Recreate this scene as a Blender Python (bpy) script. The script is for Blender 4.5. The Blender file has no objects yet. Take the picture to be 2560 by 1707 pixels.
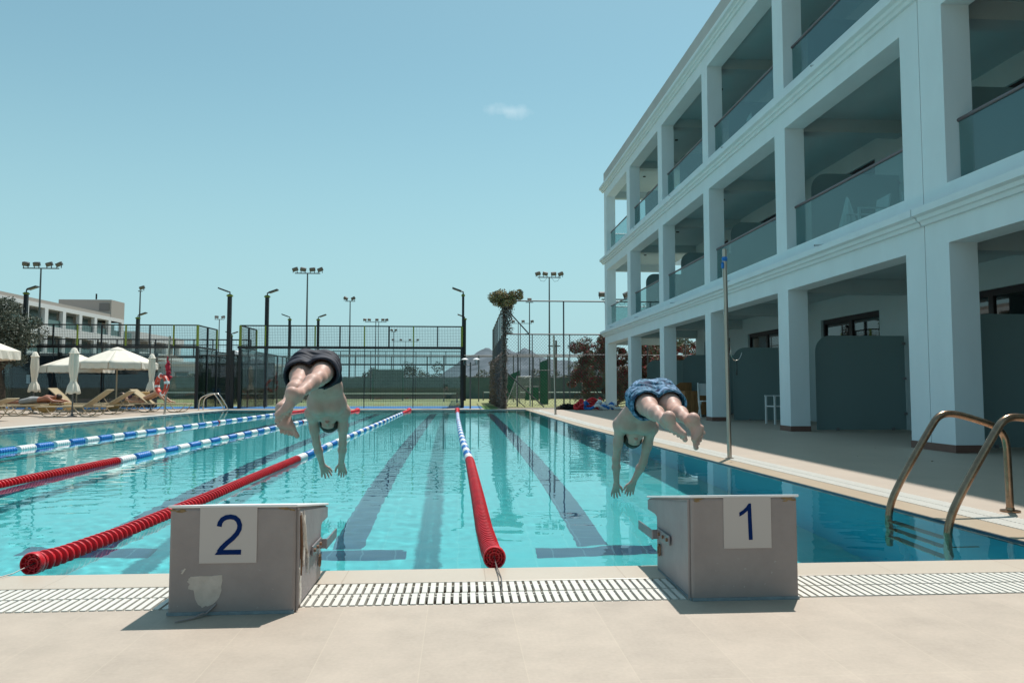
import bpy, math, random
import numpy as np
from mathutils import Vector, Matrix

S = bpy.context.scene
COL = S.collection
R = math.radians
# ------------------------------------------------------------------ camera
cam = bpy.data.cameras.new('camera'); co = bpy.data.objects.new('camera', cam); COL.objects.link(co)
S.camera = co
co.location = (0, 0, .84); co.rotation_euler = (R(90 + 3.4787), 0, R(-3.9968))
cam.sensor_width = 36; cam.lens = 1900 / 2560 * 36; cam.clip_start = .05; cam.clip_end = 20000
# ------------------------------------------------------------------ sky, sun, exposure
EL, AZ = R(65.2), R(29.9)
SUN = Vector((math.sin(AZ) * math.cos(EL), math.cos(AZ) * math.cos(EL), math.sin(EL)))
w = bpy.data.worlds.new('World'); S.world = w; w.use_nodes = True
nt = w.node_tree; N = nt.nodes; LK = nt.links
sky = N.new('ShaderNodeTexSky'); sky.sky_type = 'NISHITA'; sky.sun_disc = False
sky.sun_elevation = EL; sky.sun_rotation = AZ
sky.air_density = 1.0; sky.dust_density = .6; sky.ozone_density = 1.0; sky.altitude = 0
bg = N['Background']; bg.inputs[1].default_value = .13
tint = N.new('ShaderNodeMixRGB'); tint.blend_type = 'MULTIPLY'; tint.inputs[0].default_value = 1
tint.inputs[2].default_value = (.86, 1.14, .91, 1)
LK.new(sky.outputs[0], tint.inputs[1])
# a pale even haze in the clear air evens the sky out towards the horizon
hz = N.new('ShaderNodeMixRGB'); hz.inputs[0].default_value = .28; hz.inputs[2].default_value = (3.1, 5.0, 5.6, 1)
LK.new(tint.outputs[0], hz.inputs[1])
hs_ = N.new('ShaderNodeSeparateXYZ'); htc = N.new('ShaderNodeTexCoord'); LK.new(htc.outputs['Generated'], hs_.inputs[0])
hm = N.new('ShaderNodeMapRange'); hm.interpolation_type = 'SMOOTHSTEP'; hm.inputs[1].default_value = -.02; hm.inputs[2].default_value = .42; hm.inputs[3].default_value = .96; hm.inputs[4].default_value = .16
LK.new(hs_.outputs[2], hm.inputs[0]); LK.new(hm.outputs[0], hz.inputs[0])
# one small fair-weather wisp of cloud, seen by its direction in the sky
tc = N.new('ShaderNodeTexCoord')
cdir = Vector((.063, 1.0, .371)).normalized()
mp = N.new('ShaderNodeVectorMath'); mp.operation = 'SUBTRACT'; mp.inputs[1].default_value = cdir
LK.new(tc.outputs['Generated'], mp.inputs[0])
sc_ = N.new('ShaderNodeVectorMath'); sc_.operation = 'MULTIPLY'; sc_.inputs[1].default_value = (32, 32, 95)
LK.new(mp.outputs[0], sc_.inputs[0])
cn = N.new('ShaderNodeTexNoise'); cn.inputs['Scale'].default_value = 30; cn.inputs['Detail'].default_value = 6
LK.new(tc.outputs['Generated'], cn.inputs[0])
wob = N.new('ShaderNodeVectorMath'); wob.operation = 'LENGTH'; LK.new(sc_.outputs[0], wob.inputs[0])
ad = N.new('ShaderNodeMath'); ad.operation = 'MULTIPLY_ADD'; ad.inputs[1].default_value = 2.4; LK.new(cn.outputs[0], ad.inputs[0]); LK.new(wob.outputs['Value'], ad.inputs[2])
mr = N.new('ShaderNodeMapRange'); mr.inputs[1].default_value = 1.1; mr.inputs[2].default_value = 2.3; mr.inputs[3].default_value = .42; mr.inputs[4].default_value = 0
LK.new(ad.outputs[0], mr.inputs[0])
cm = N.new('ShaderNodeMixRGB'); cm.inputs[2].default_value = (8.0, 8.6, 8.8, 1)
LK.new(mr.outputs[0], cm.inputs[0]); LK.new(hz.outputs[0], cm.inputs[1]); LK.new(cm.outputs[0], bg.inputs[0])
sl = bpy.data.lights.new('sun', 'SUN'); sl.energy = 4.9; sl.angle = R(.8); sl.color = (1, .96, .9)
so = bpy.data.objects.new('sun', sl); COL.objects.link(so); so.rotation_euler = SUN.to_track_quat('Z', 'Y').to_euler()
sl.cycles.is_caustics_light = True
S.view_settings.view_transform = 'Standard'; S.view_settings.look = 'None'
S.view_settings.exposure = 0; S.view_settings.gamma = 1
S.cycles.use_denoising = True
S.cycles.max_bounces = 10; S.cycles.transparent_max_bounces = 24

# ------------------------------------------------------------------ materials
def mat(name, c, rough=.6, metal=0, var=.0, vs=6., bump=0., bs=30., spec=.5, c2=None, streak=(1, 1, 1), coat=0, sub=0, lo=.35, hi=.65):
    m = bpy.data.materials.new(name); m.use_nodes = True
    t = m.node_tree; b = t.nodes['Principled BSDF']
    b.inputs['Base Color'].default_value = (*c, 1); b.inputs['Roughness'].default_value = rough
    b.inputs['Metallic'].default_value = metal; b.inputs['Specular IOR Level'].default_value = spec
    if coat: b.inputs['Coat Weight'].default_value = coat
    if sub:
        b.inputs['Subsurface Weight'].default_value = sub; b.inputs['Subsurface Radius'].default_value = (.012, .004, .002)
        b.inputs['Subsurface Scale'].default_value = 1
    if var or c2 or bump:
        tcn = t.nodes.new('ShaderNodeTexCoord'); mp_ = t.nodes.new('ShaderNodeMapping'); mp_.inputs['Scale'].default_value = streak
        t.links.new(tcn.outputs['Object'], mp_.inputs[0])
    if var or c2:
        n = t.nodes.new('ShaderNodeTexNoise'); n.inputs['Scale'].default_value = vs; n.inputs['Detail'].default_value = 6; n.inputs['Roughness'].default_value = .6
        t.links.new(mp_.outputs[0], n.inputs[0])
        r = t.nodes.new('ShaderNodeValToRGB'); t.links.new(n.outputs[0], r.inputs[0])
        if c2 is None: c2 = tuple(x * (1 - var) for x in c); c1 = tuple(min(1, x * (1 + var * .6)) for x in c)
        else: c1 = c
        r.color_ramp.elements[0].position = lo; r.color_ramp.elements[1].position = hi
        r.color_ramp.elements[0].color = (*c2, 1); r.color_ramp.elements[1].color = (*c1, 1)
        t.links.new(r.outputs[0], b.inputs['Base Color'])
        m['ramp'] = 1
    if bump:
        n2 = t.nodes.new('ShaderNodeTexNoise'); n2.inputs['Scale'].default_value = bs; n2.inputs['Detail'].default_value = 5
        t.links.new(mp_.outputs[0], n2.inputs[0])
        bp = t.nodes.new('ShaderNodeBump'); bp.inputs['Strength'].default_value = bump; bp.inputs['Distance'].default_value = .01
        t.links.new(n2.outputs[0], bp.inputs['Height']); t.links.new(bp.outputs[0], b.inputs['Normal'])
    return m

def tiled(name, c, cj, tx, ty, jw, rough=.5, var=.12, plane='XY', off=(0, 0), strength=1., vs=1.7):
    """stone or ceramic laid in a grid: joints of another colour and mottled tiles"""
    m = bpy.data.materials.new(name); m.use_nodes = True; t = m.node_tree; b = t.nodes['Principled BSDF']
    b.inputs['Roughness'].default_value = rough
    tcn = t.nodes.new('ShaderNodeTexCoord'); sp = t.nodes.new('ShaderNodeSeparateXYZ'); t.links.new(tcn.outputs['Object'], sp.inputs[0])
    def math_(op, a, bb=None, c_=None):
        n = t.nodes.new('ShaderNodeMath'); n.operation = op
        for i, v in enumerate((a, bb, c_)):
            if v is None: continue
            if isinstance(v, (int, float)): n.inputs[i].default_value = v
            else: t.links.new(v, n.inputs[i])
        return n.outputs[0]
    ax = {'X': sp.outputs[0], 'Y': sp.outputs[1], 'Z': sp.outputs[2]}
    masks = []; cells = []
    for a, size, o in ((plane[0], tx, off[0]), (plane[1], ty, off[1])):
        q = math_('DIVIDE', math_('ADD', ax[a], 1000 * size - o), size)
        fr = math_('FRACT', q); cells.append(math_('FLOOR', q))
        masks.append(math_('LESS_THAN', math_('MULTIPLY', math_('MINIMUM', fr, math_('SUBTRACT', 1, fr)), size), jw / 2))
    jm = math_('MAXIMUM', *masks)
    cb = t.nodes.new('ShaderNodeCombineXYZ'); t.links.new(cells[0], cb.inputs[0]); t.links.new(cells[1], cb.inputs[1])
    wn = t.nodes.new('ShaderNodeTexWhiteNoise'); t.links.new(cb.outputs[0], wn.inputs[0])
    n = t.nodes.new('ShaderNodeTexNoise'); n.inputs['Scale'].default_value = vs; n.inputs['Detail'].default_value = 7; n.inputs['Roughness'].default_value = .62
    t.links.new(tcn.outputs['Object'], n.inputs[0])
    nf = t.nodes.new('ShaderNodeTexNoise'); nf.inputs['Scale'].default_value = 75; nf.inputs['Detail'].default_value = 4; t.links.new(tcn.outputs['Object'], nf.inputs[0])
    val = math_('ADD', math_('ADD', math_('MULTIPLY', n.outputs[0], .65), math_('MULTIPLY', wn.outputs[0], .08)), math_('MULTIPLY', nf.outputs[0], .27))
    rp = t.nodes.new('ShaderNodeValToRGB'); t.links.new(val, rp.inputs[0])
    rp.color_ramp.elements[0].position = .3; rp.color_ramp.elements[1].position = .7
    rp.color_ramp.elements[0].color = (*[x * (1 - var) for x in c], 1); rp.color_ramp.elements[1].color = (*[x * (1 + var * .5) for x in c], 1)
    mx = t.nodes.new('ShaderNodeMixRGB'); mx.inputs[2].default_value = (*cj, 1); t.links.new(math_('MULTIPLY', jm, strength), mx.inputs[0]); t.links.new(rp.outputs[0], mx.inputs[1])
    t.links.new(mx.outputs[0], b.inputs['Base Color'])
    bp = t.nodes.new('ShaderNodeBump'); bp.inputs['Strength'].default_value = .25; bp.inputs['Distance'].default_value = .003
    t.links.new(math_('SUBTRACT', n.outputs[0], jm), bp.inputs['Height']); t.links.new(bp.outputs[0], b.inputs['Normal'])
    return m

def glassy(name, tintc, gloss=.12, diff=None, dfac=0., rough=.02, k_=.9):
    """sheet glass: tinted see-through with a Fresnel mirror layer and, if asked, a frosted body"""
    m = bpy.data.materials.new(name); m.use_nodes = True; t = m.node_tree; t.nodes.clear()
    o = t.nodes.new('ShaderNodeOutputMaterial'); tr = t.nodes.new('ShaderNodeBsdfTransparent'); tr.inputs[0].default_value = (*tintc, 1)
    gl = t.nodes.new('ShaderNodeBsdfGlossy'); gl.inputs['Roughness'].default_value = rough
    body = tr.outputs[0]
    if diff:
        d = t.nodes.new('ShaderNodeBsdfDiffuse'); d.inputs[0].default_value = (*diff, 1)
        mx0 = t.nodes.new('ShaderNodeMixShader'); mx0.inputs[0].default_value = dfac
        t.links.new(body, mx0.inputs[1]); t.links.new(d.outputs[0], mx0.inputs[2]); body = mx0.outputs[0]
    fr = t.nodes.new('ShaderNodeFresnel'); fr.inputs[0].default_value = 1.45
    k = t.nodes.new('ShaderNodeMath'); k.operation = 'MULTIPLY_ADD'; k.inputs[1].default_value = k_; k.inputs[2].default_value = gloss * .2
    t.links.new(fr.outputs[0], k.inputs[0])
    mx = t.nodes.new('ShaderNodeMixShader'); t.links.new(k.outputs[0], mx.inputs[0]); t.links.new(body, mx.inputs[1]); t.links.new(gl.outputs[0], mx.inputs[2])
    t.links.new(mx.outputs[0], o.inputs[0]); return m

M = {}
M['deck'] = tiled('deck_stone', (.445, .368, .30), (.52, .44, .345), .319, .812, .0035, .62, .20, off=(-.752, 2.21), strength=.38, vs=4.4)
M['deck_side'] = tiled('deck_tile', (.43, .35, .28), (.37, .30, .245), .4, .4, .006, .6, .10, strength=.6)
M['coping'] = tiled('coping_tile', (.53, .45, .365), (.38, .30, .23), .62, 9., .004, .4, .08, off=(.12, 0), strength=.8)
M['coping_side'] = tiled('coping_side_tile', (.45, .345, .24), (.33, .25, .17), 9., .62, .004, .4, .08, off=(0, .1), strength=.8)
M['white_coping'] = mat('white_coping', (.62, .59, .54), .5, var=.06)
M['pool_tile'] = tiled('pool_tile', (.09, .59, .61), (.22, .67, .66), .30, .30, .012, .35, .10, strength=.35, vs=.6)
M['pool_wall_x'] = tiled('pool_wall_tile', (.09, .59, .61), (.22, .67, .66), .30, .30, .012, .35, .08, 'XZ', strength=.35)
M['pool_wall_y'] = tiled('pool_side_shade_tile', (.01, .46, .68), (.06, .52, .70), .30, .30, .012, .35, .08, 'YZ', strength=.3)  # pool tile turned deep blue, so the colour carries the side walls' shade
M['line_tile'] = tiled('lane_line_tile', (.010, .055, .125), (.10, .24, .32), .25, .25, .010, .35, .10, strength=.6)
M['water_line'] = mat('waterline_tile', (.012, .04, .10), .3)
M['grate'] = mat('grate_plastic', (.68, .65, .59), .45, var=.06, vs=20)
M['void'] = mat('channel_dark', (.025, .022, .02), .9)
M['ground'] = mat('ground_earth', (.24, .22, .13), .95, c2=(.13, .13, .07), vs=.35)
M['turf'] = mat('sports_turf', (.30, .30, .13), .95, c2=(.22, .235, .10), vs=.8)
M['green_turf'] = mat('green_turf', (.06, .16, .03), .9, var=.3, vs=9)
M['blue_court'] = mat('blue_court', (.03, .17, .42), .8, var=.08)
M['gravel'] = mat('gravel_bed', (.30, .27, .22), .95, var=.35, vs=14)
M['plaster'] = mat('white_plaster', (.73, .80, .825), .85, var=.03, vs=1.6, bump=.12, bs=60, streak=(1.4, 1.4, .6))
M['plaster_in'] = mat('shaded_inner_plaster', (.45, .53, .54), .9, var=.04, vs=1.1)  # same plaster made darker: shade of the recesses put into the colour
M['plaster_grey'] = mat('parapet_plaster', (.50, .49, .47), .9, var=.06, vs=1.5)
M['skirting'] = mat('skirting_tile', (.17, .085, .065), .5, var=.1)
M['joint'] = mat('joint_filler', (.30, .33, .34), .8)
M['door_frame'] = mat('door_frame', (.022, .014, .016), .4)
M['rail'] = mat('handrail_metal', (.20, .16, .17), .35, metal=.7)
M['glass_bal'] = glassy('balcony_glass', (.70, .83, .83), .1, diff=(.12, .20, .21), dfac=.06, k_=.30)
M['glass_frost'] = glassy('frosted_glass', (.30, .42, .44), .1, diff=(.245, .34, .345), dfac=.86, rough=.35)
M['glass_clear'] = glassy('court_glass', (.84, .90, .90), .1)
M['glass_door'] = glassy('door_glass', (.30, .33, .36), .5)
M['curtain'] = mat('curtain', (.20, .21, .25), .9, c2=(.07, .08, .11), vs=14, streak=(1, 1, .03))
M['steel'] = mat('brushed_steel', (.42, .37, .32), .3, metal=1., var=.15, vs=9, streak=(1, 1, .1))
M['brass_steel'] = mat('tarnished_steel', (.33, .215, .145), .26, metal=1., var=.22, vs=16, bump=.08, bs=90)
M['chrome'] = mat('bright_steel', (.62, .56, .5), .2, metal=1.)
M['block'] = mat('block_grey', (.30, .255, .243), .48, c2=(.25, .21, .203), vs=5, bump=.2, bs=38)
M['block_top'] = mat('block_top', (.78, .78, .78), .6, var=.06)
M['block_side'] = mat('block_side_grey', (.29, .26, .265), .5, var=.10, vs=6, bump=.2, bs=30)
M['plate'] = mat('number_plate', (.50, .445, .42), .6)
M['digit'] = mat('digit_blue', (.0, .016, .10), .8, spec=.15)
M['peel'] = mat('bare_patch', (.52, .45, .40), .8, var=.1, vs=30, bump=.3, bs=60)
M['peel2'] = mat('peeled_coating', (.66, .62, .57), .8, c2=(.22, .16, .12), vs=22, lo=.3, hi=.45)
M['sealant'] = mat('sealant', (.20, .25, .28), .5, var=.2, vs=30)
M['grime'] = mat('grime', (.26, .17, .08), .9, var=.3, vs=60)
M['scuff'] = mat('scuff', (.38, .35, .33), .8)
M['rust'] = mat('rusty_bolt', (.20, .10, .05), .6, var=.3, vs=60)
M['bracket'] = mat('bracket_steel', (.27, .25, .26), .42, metal=.5, var=.15, vs=20)
M['red'] = mat('red_plastic', (.62, .012, .022), .38, var=.18, vs=5)
M['red_dark'] = mat('red_plastic_inner', (.50, .010, .018), .35)
M['blue'] = mat('blue_plastic', (.015, .17, .52), .4)
M['white_p'] = mat('white_plastic', (.78, .79, .80), .4)
M['cable'] = mat('steel_cable', (.22, .20, .19), .5, metal=.6)
M['black'] = mat('black_metal', (.011, .011, .013), .5)
M['wire'] = mat('mesh_wire', (.018, .018, .022), .6)
M['grey_metal'] = mat('galvanised_metal', (.11, .115, .12), .5, metal=.3)
M['lime'] = mat('lime_paint', (.22, .27, .025), .5)
M['lamp'] = mat('floodlight_body', (.05, .05, .05), .5)
M['lamp_glass'] = mat('floodlight_glass', (.16, .14, .125), .3)
M['screen_green'] = mat('green_netting', (.02, .14, .085), .9, var=.2, vs=3)
M['screen_grey'] = mat('grey_green_netting', (.105, .15, .14), .9, c2=(.07, .115, .105), vs=1.2)
M['slat'] = mat('shade_dark_slats', (.035, .05, .06), .7)  # added slats whose dark colour stands for shade behind the cage glass
M['canvas'] = mat('canvas', (.76, .70, .60), .85, var=.05, vs=5)
M['pole_w'] = mat('cream_pole', (.45, .38, .28), .5)
M['frame_t'] = mat('lounger_frame', (.42, .33, .21), .4)
M['sling'] = mat('sling_fabric', (.38, .30, .18), .8, var=.12, vs=18)
M['towel'] = mat('tan_towel', (.33, .20, .07), .95, var=.25, vs=9)
M['buoy'] = mat('buoy_red', (.58, .06, .035), .45, var=.15, vs=7)
M['fabric_red'] = mat('flag_red', (.50, .015, .04), .8, var=.3, vs=15)
M['bark'] = mat('bark', (.10, .075, .055), .95, var=.4, vs=12, bump=.6, bs=20)
M['dry'] = mat('dried_vine', (.30, .25, .22), .95, c2=(.14, .11, .10), vs=9)
M['olive_leaf'] = mat('olive_leaf', (.16, .175, .13), .6, c2=(.06, .068, .045), vs=1.6)
M['vine_leaf'] = mat('vine_leaf', (.46, .36, .15), .7, c2=(.24, .19, .07), vs=3)
M['bush_leaf'] = mat('bougainvillea_leaf', (.15, .145, .05), .6, c2=(.07, .05, .025), vs=2.2)
M['bract'] = mat('bougainvillea_bract', (.45, .015, .045), .7, c2=(.14, .01, .016), vs=4)
M['hedge'] = mat('hedge_leaf', (.15, .16, .10), .9, c2=(.07, .085, .055), vs=1.1)
M['hill'] = mat('hazed_rock_hill', (.115, .14, .165), .95, c2=(.05, .075, .09), vs=.03, bump=1., bs=.05)  # rock and scrub, with the blue-grey of distance haze mixed into the colour
M['roof_w'] = mat('white_roof', (.7, .69, .67), .8)
M['far_wall'] = mat('far_white_wall', (.68, .66, .66), .85, var=.03, vs=.4)
M['far_beige'] = mat('far_beige_wall', (.40, .345, .31), .85)
M['far_dark'] = mat('far_recess', (.20, .18, .17), .8)
M['far_glass'] = mat('far_glass', (.10, .16, .15), .25)
M['chair_w'] = mat('white_chair', (.66, .68, .68), .5)
M['cloth_w'] = mat('white_cloth', (.70, .72, .70), .9, var=.06, vs=12)
M['brown_cloth'] = mat('brown_cloth', (.26, .125, .045), .9, var=.25, vs=8, streak=(4, 4, .5))
M['skin'] = mat('skin', (.60, .385, .32), .5, c2=(.51, .305, .25), vs=9, bump=.05, bs=40, sub=.12, spec=.3)
M['sole'] = mat('sole_skin', (.60, .33, .22), .6, c2=(.50, .25, .16), vs=16)
M['skin_tan'] = mat('tanned_skin', (.42, .19, .12), .45, c2=(.36, .15, .10), vs=5)
M['skin_tan2'] = mat('tanned_skin_light', (.50, .27, .17), .45)
M['hair'] = mat('dark_hair', (.035, .022, .016), .6, var=.3, vs=30)
M['shorts_navy'] = mat('navy_shorts', (.015, .017, .032), .75, var=.25, vs=7, bump=.6, bs=14)
M['shorts_grey'] = mat('grey_shorts', (.30, .31, .32), .9, var=.1)
M['bikini'] = mat('bikini', (.10, .05, .08), .8, var=.5, vs=40)
M['car'] = mat('silver_car_paint', (.42, .44, .45), .3, metal=.4)
M['tyre'] = mat('tyre', (.02, .02, .02), .8)
M['pipe'] = mat('spout_pipe', (.55, .58, .58), .6)
def shorts_pattern():
    m = mat('patterned_shorts', (.20, .32, .50), .8, c2=(.008, .03, .09), vs=17, bump=.5, bs=13, lo=.42, hi=.60)
    r = [n for n in m.node_tree.nodes if n.type == 'VALTORGB'][0].color_ramp
    e = r.elements.new(.5); e.color = (.035, .15, .24, 1)
    n = [n for n in m.node_tree.nodes if n.type == 'TEX_NOISE'][0]; n.inputs['Distortion'].default_value = 1.6
    return m
M['shorts_blue'] = shorts_pattern()

# ------------------------------------------------------------------ object helpers
def tag(o, label=None, cat=None, group=None, kind=None):
    if label: o['label'] = label
    if cat: o['category'] = cat
    if group: o['group'] = group
    if kind: o['kind'] = kind
    return o
def thing(name, label, cat, loc=(0, 0, 0), rz=0, group=None):
    o = bpy.data.objects.new(name, None); COL.objects.link(o); o.location = loc; o.rotation_euler = (0, 0, rz)
    o.empty_display_size = .2
    return tag(o, label, cat, group)
def kids(o): return [c for c in bpy.data.objects if c.parent == o]
def dup(o, loc, rz, label, group=None):
    ch = {}
    for c in bpy.data.objects:
        if c.parent: ch.setdefault(c.parent.name, []).append(c)
    def cp(x, par):
        c = x.copy(); COL.objects.link(c); c.parent = par
        for k in ch.get(x.name, []): cp(k, c)
        return c
    r = cp(o, None); r.location = loc; r.rotation_euler = (0, 0, rz); r['label'] = label
    if group: r['group'] = group
    return r

class MB:
    def __init__(s): s.v = []; s.f = []; s.mi = []
    def add(s, vs, fs, mi=0):
        o = len(s.v); s.v += [tuple(map(float, v)) for v in vs]; s.f += [tuple(i + o for i in f) for f in fs]; s.mi += [mi] * len(fs); return s
    def box(s, a, b, mi=0):
        x0, y0, z0 = a; x1, y1, z1 = b
        v = [(x, y, z) for z in (z0, z1) for y in (y0, y1) for x in (x0, x1)]
        return s.add(v, [(0, 2, 3, 1), (4, 5, 7, 6), (0, 1, 5, 4), (2, 6, 7, 3), (0, 4, 6, 2), (1, 3, 7, 5)], mi)
    def obox(s, c, sz, rot, mi=0):
        """box of size sz centred at c and turned by the matrix rot"""
        hx, hy, hz_ = [x / 2 for x in sz]; c = Vector(c)
        v = [c + rot @ Vector((x, y, z)) for z in (-hz_, hz_) for y in (-hy, hy) for x in (-hx, hx)]
        return s.add(v, [(0, 2, 3, 1), (4, 5, 7, 6), (0, 1, 5, 4), (2, 6, 7, 3), (0, 4, 6, 2), (1, 3, 7, 5)], mi)
    def tube(s, pts, r, n=8, mi=0, cap=True, flat=1.):
        pts = [Vector(p) for p in pts]; rs = r if hasattr(r, '__len__') else [r] * len(pts)
        vs = []; prev = None
        for i, p in enumerate(pts):
            d = (pts[min(i + 1, len(pts) - 1)] - pts[max(i - 1, 0)]).normalized()
            if prev is None:
                u = d.cross(Vector((0, 0, 1)));
                if u.length < 1e-3: u = d.cross(Vector((1, 0, 0)))
            else: u = prev - d * prev.dot(d)
            u.normalize(); prev = u; q = d.cross(u)
            for k in range(n):
                a = 2 * math.pi * (k + .5) / n; vs.append(p + (u * math.cos(a) + q * math.sin(a) * flat) * rs[i])
        fs = [(i * n + k, i * n + (k + 1) % n, (i + 1) * n + (k + 1) % n, (i + 1) * n + k) for i in range(len(pts) - 1) for k in range(n)]
        if cap: fs += [tuple(range(n))[::-1], tuple(range((len(pts) - 1) * n, len(pts) * n))]
        return s.add(vs, fs, mi)
    def lathe(s, prof, c=(0, 0, 0), n=24, mi=0, M4=None):
        """profile of (radius, height) turned about z"""
        vs = []
        for r, z in prof:
            for k in range(n):
                a = 2 * math.pi * k / n; v = Vector((r * math.cos(a), r * math.sin(a), z))
                if M4: v = M4 @ v
                vs.append(v + Vector(c))
        fs = [(i * n + k, i * n + (k + 1) % n, (i + 1) * n + (k + 1) % n, (i + 1) * n + k) for i in range(len(prof) - 1) for k in range(n)]
        return s.add(vs, fs, mi)
    def prism(s, poly, axis, a, b, mi=0):
        """polygon in the plane across axis, from a to b along it"""
        def P(u, v, t): return {'x': (t, u, v), 'y': (u, t, v), 'z': (u, v, t)}[axis]
        n = len(poly); vs = [P(u, v, a) for u, v in poly] + [P(u, v, b) for u, v in poly]
        fs = [tuple(range(n))[::-1], tuple(range(n, 2 * n))] + [(i, (i + 1) % n, n + (i + 1) % n, n + i) for i in range(n)]
        return s.add(vs, fs, mi)
    def build(s, name, m, parent=None, smooth=False, bevel=0, loc=None, fixn=True):
        me = bpy.data.meshes.new(name); me.from_pydata(s.v, [], s.f); 
        for mm in (m if isinstance(m, (list, tuple)) else [m]): me.materials.append(mm)
        if any(s.mi): me.polygons.foreach_set('material_index', s.mi)
        if fixn and len(s.f) < 60000:
            import bmesh
            b = bmesh.new(); b.from_mesh(me); bmesh.ops.recalc_face_normals(b, faces=b.faces); b.to_mesh(me); b.free()
        if smooth:
            me.polygons.foreach_set('use_smooth', [True] * len(me.polygons))
            try: me.set_sharp_from_angle(angle=R(40 if smooth is True else smooth))
            except Exception: pass
        o = bpy.data.objects.new(name, me); COL.objects.link(o)
        if parent: o.parent = parent
        if loc: o.location = loc
        if bevel:
            md = o.modifiers.new('bevel', 'BEVEL'); md.width = bevel; md.segments = 2; md.limit_method = 'ANGLE'
        return o
def arr_mesh(name, V, F, m, parent=None, smooth=False, mi=None):
    me = bpy.data.meshes.new(name); V = np.asarray(V, np.float32); F = np.asarray(F, np.int32)
    me.vertices.add(len(V)); me.vertices.foreach_set('co', V.ravel())
    me.loops.add(F.size); me.loops.foreach_set('vertex_index', F.ravel())
    me.polygons.add(len(F)); me.polygons.foreach_set('loop_start', np.arange(0, F.size, F.shape[1], dtype=np.int32))
    me.polygons.foreach_set('loop_total', np.full(len(F), F.shape[1], np.int32))
    for mm in (m if isinstance(m, (list, tuple)) else [m]): me.materials.append(mm)
    if mi is not None: me.polygons.foreach_set('material_index', np.asarray(mi, np.int32))
    if smooth: me.polygons.foreach_set('use_smooth', np.ones(len(F), bool))
    me.update(); me.validate()
    o = bpy.data.objects.new(name, me); COL.objects.link(o)
    if parent: o.parent = parent
    return o
def struct(name, mb, m, **k):
    return tag(mb.build(name, m, **k), kind='structure')

# ------------------------------------------------------------------ ground, pool, deck
def rE(y):      # right water edge
    return 3.12 + (y - 3.6) * (2.62 - 3.12) / 13.4 if y < 17 else 2.62 - (y - 17) * .07 / 12.1
def lE(y): return -9.93 + (y - 3.6) * 1.27 / 25.5
Y0, Y1 = 3.6, 29.1
BIG = 4000
def poly_strip(mb, inner, outer, z0, z1):
    """slab between two polylines of equal length"""
    n = len(inner)
    for i in range(n - 1):
        a, b, c, d = inner[i], inner[i + 1], outer[i + 1], outer[i]
        mb.add([(*a, z0), (*b, z0), (*c, z0), (*d, z0), (*a, z1), (*b, z1), (*c, z1), (*d, z1)],
               [(0, 3, 2, 1), (4, 5, 6, 7), (0, 1, 5, 4), (1, 2, 6, 5), (2, 3, 7, 6), (3, 0, 4, 7)])
g = MB(); z = -.03
for a, b in (((-BIG, -BIG), (BIG, 2.0)), ((-BIG, 31.0), (BIG, BIG)), ((-BIG, 2.0), (-11.5, 31.0)), ((4.2, 2.0), (BIG, 31.0))):
    g.add([(a[0], a[1], z), (b[0], a[1], z), (b[0], b[1], z), (a[0], b[1], z)], [(0, 1, 2, 3)])
struct('ground', g, M['ground'], fixn=False)
ys = [Y0, 7, 11, 17, 23, Y1]
cp, gr = .235, .30
d = MB(); d.box((-14, -8, -.12), (20, 3.02, 0)); struct('pool_deck', d, M['deck'])
d = MB()
poly_strip(d, [(rE(y) + cp + gr, y) for y in [3.02] + ys], [(12, y) for y in [3.02] + ys], -.12, -.001)
d.box((2.57 + cp + gr, Y1, -.12), (12, 29.75, -.001)); struct('pool_deck', d, M['deck_side'])
d = MB()
poly_strip(d, [(lE(y) - .14 - .2, y) for y in ys], [(-30, y) for y in ys], -.12, -.002)
d.box((-30, Y1, -.12), (-8.86, 31.3, -.002)); struct('pool_deck', d, M['deck_side'])
d = MB(); d.box((-8.86, 29.42, -.12), (1.0, 31.3, -.003)); struct('pool_deck', d, M['deck_side'])
# coping
d = MB(); d.box((-12.5, 3.36, -.10), (3.12 + cp, Y0, .003)); struct('pool_coping', d, M['coping'], bevel=.006)
d = MB(); poly_strip(d, [(rE(y), y) for y in [Y0 + .001] + ys[1:]], [(rE(y) + cp, y) for y in [Y0 + .001] + ys[1:]], -.10, .002); struct('pool_coping', d, M['coping_side'], bevel=.006)
d = MB(); d.box((-8.86, Y1, -.10), (2.57 + cp, Y1 + .16, .012)); d.box((-8.86, Y1 + .17, -.1), (2.57 + cp, Y1 + .31, .002)); struct('pool_coping', d, M['white_coping'])
d = MB(); poly_strip(d, [(lE(y), y) for y in ys], [(lE(y) - .33, y) for y in ys], -.10, .010); struct('pool_coping', d, M['white_coping'])
# basin
DP = -2.0
xs_l, xs_r = -10.4, 3.6
d = MB(); d.add([(xs_l, Y0 - .3, DP), (xs_r, Y0 - .3, DP), (xs_r, Y1 + .3, DP), (xs_l, Y1 + .3, DP)], [(0, 1, 2, 3)]); floor_o = struct('pool_floor', d, M['pool_tile'], fixn=False)
recv = [floor_o]
d = MB(); d.add([(xs_l, Y0, DP - .01), (xs_r, Y0, DP - .01), (xs_r, Y0, -.10), (xs_l, Y0, -.10)], [(0, 1, 2, 3)])
d.add([(xs_l, Y1, DP - .01), (xs_r, Y1, DP - .01), (xs_r, Y1, -.10), (xs_l, Y1, -.10)], [(3, 2, 1, 0)]); recv.append(struct('pool_wall', d, M['pool_wall_x'], fixn=False))
d = MB()
for e in (rE, lE):
    for a, b in zip(ys[:-1], ys[1:]):
        d.add([(e(a), a, DP - .01), (e(b), b, DP - .01), (e(b), b, -.10), (e(a), a, -.10)], [(0, 1, 2, 3) if e is lE else (3, 2, 1, 0)])
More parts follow.
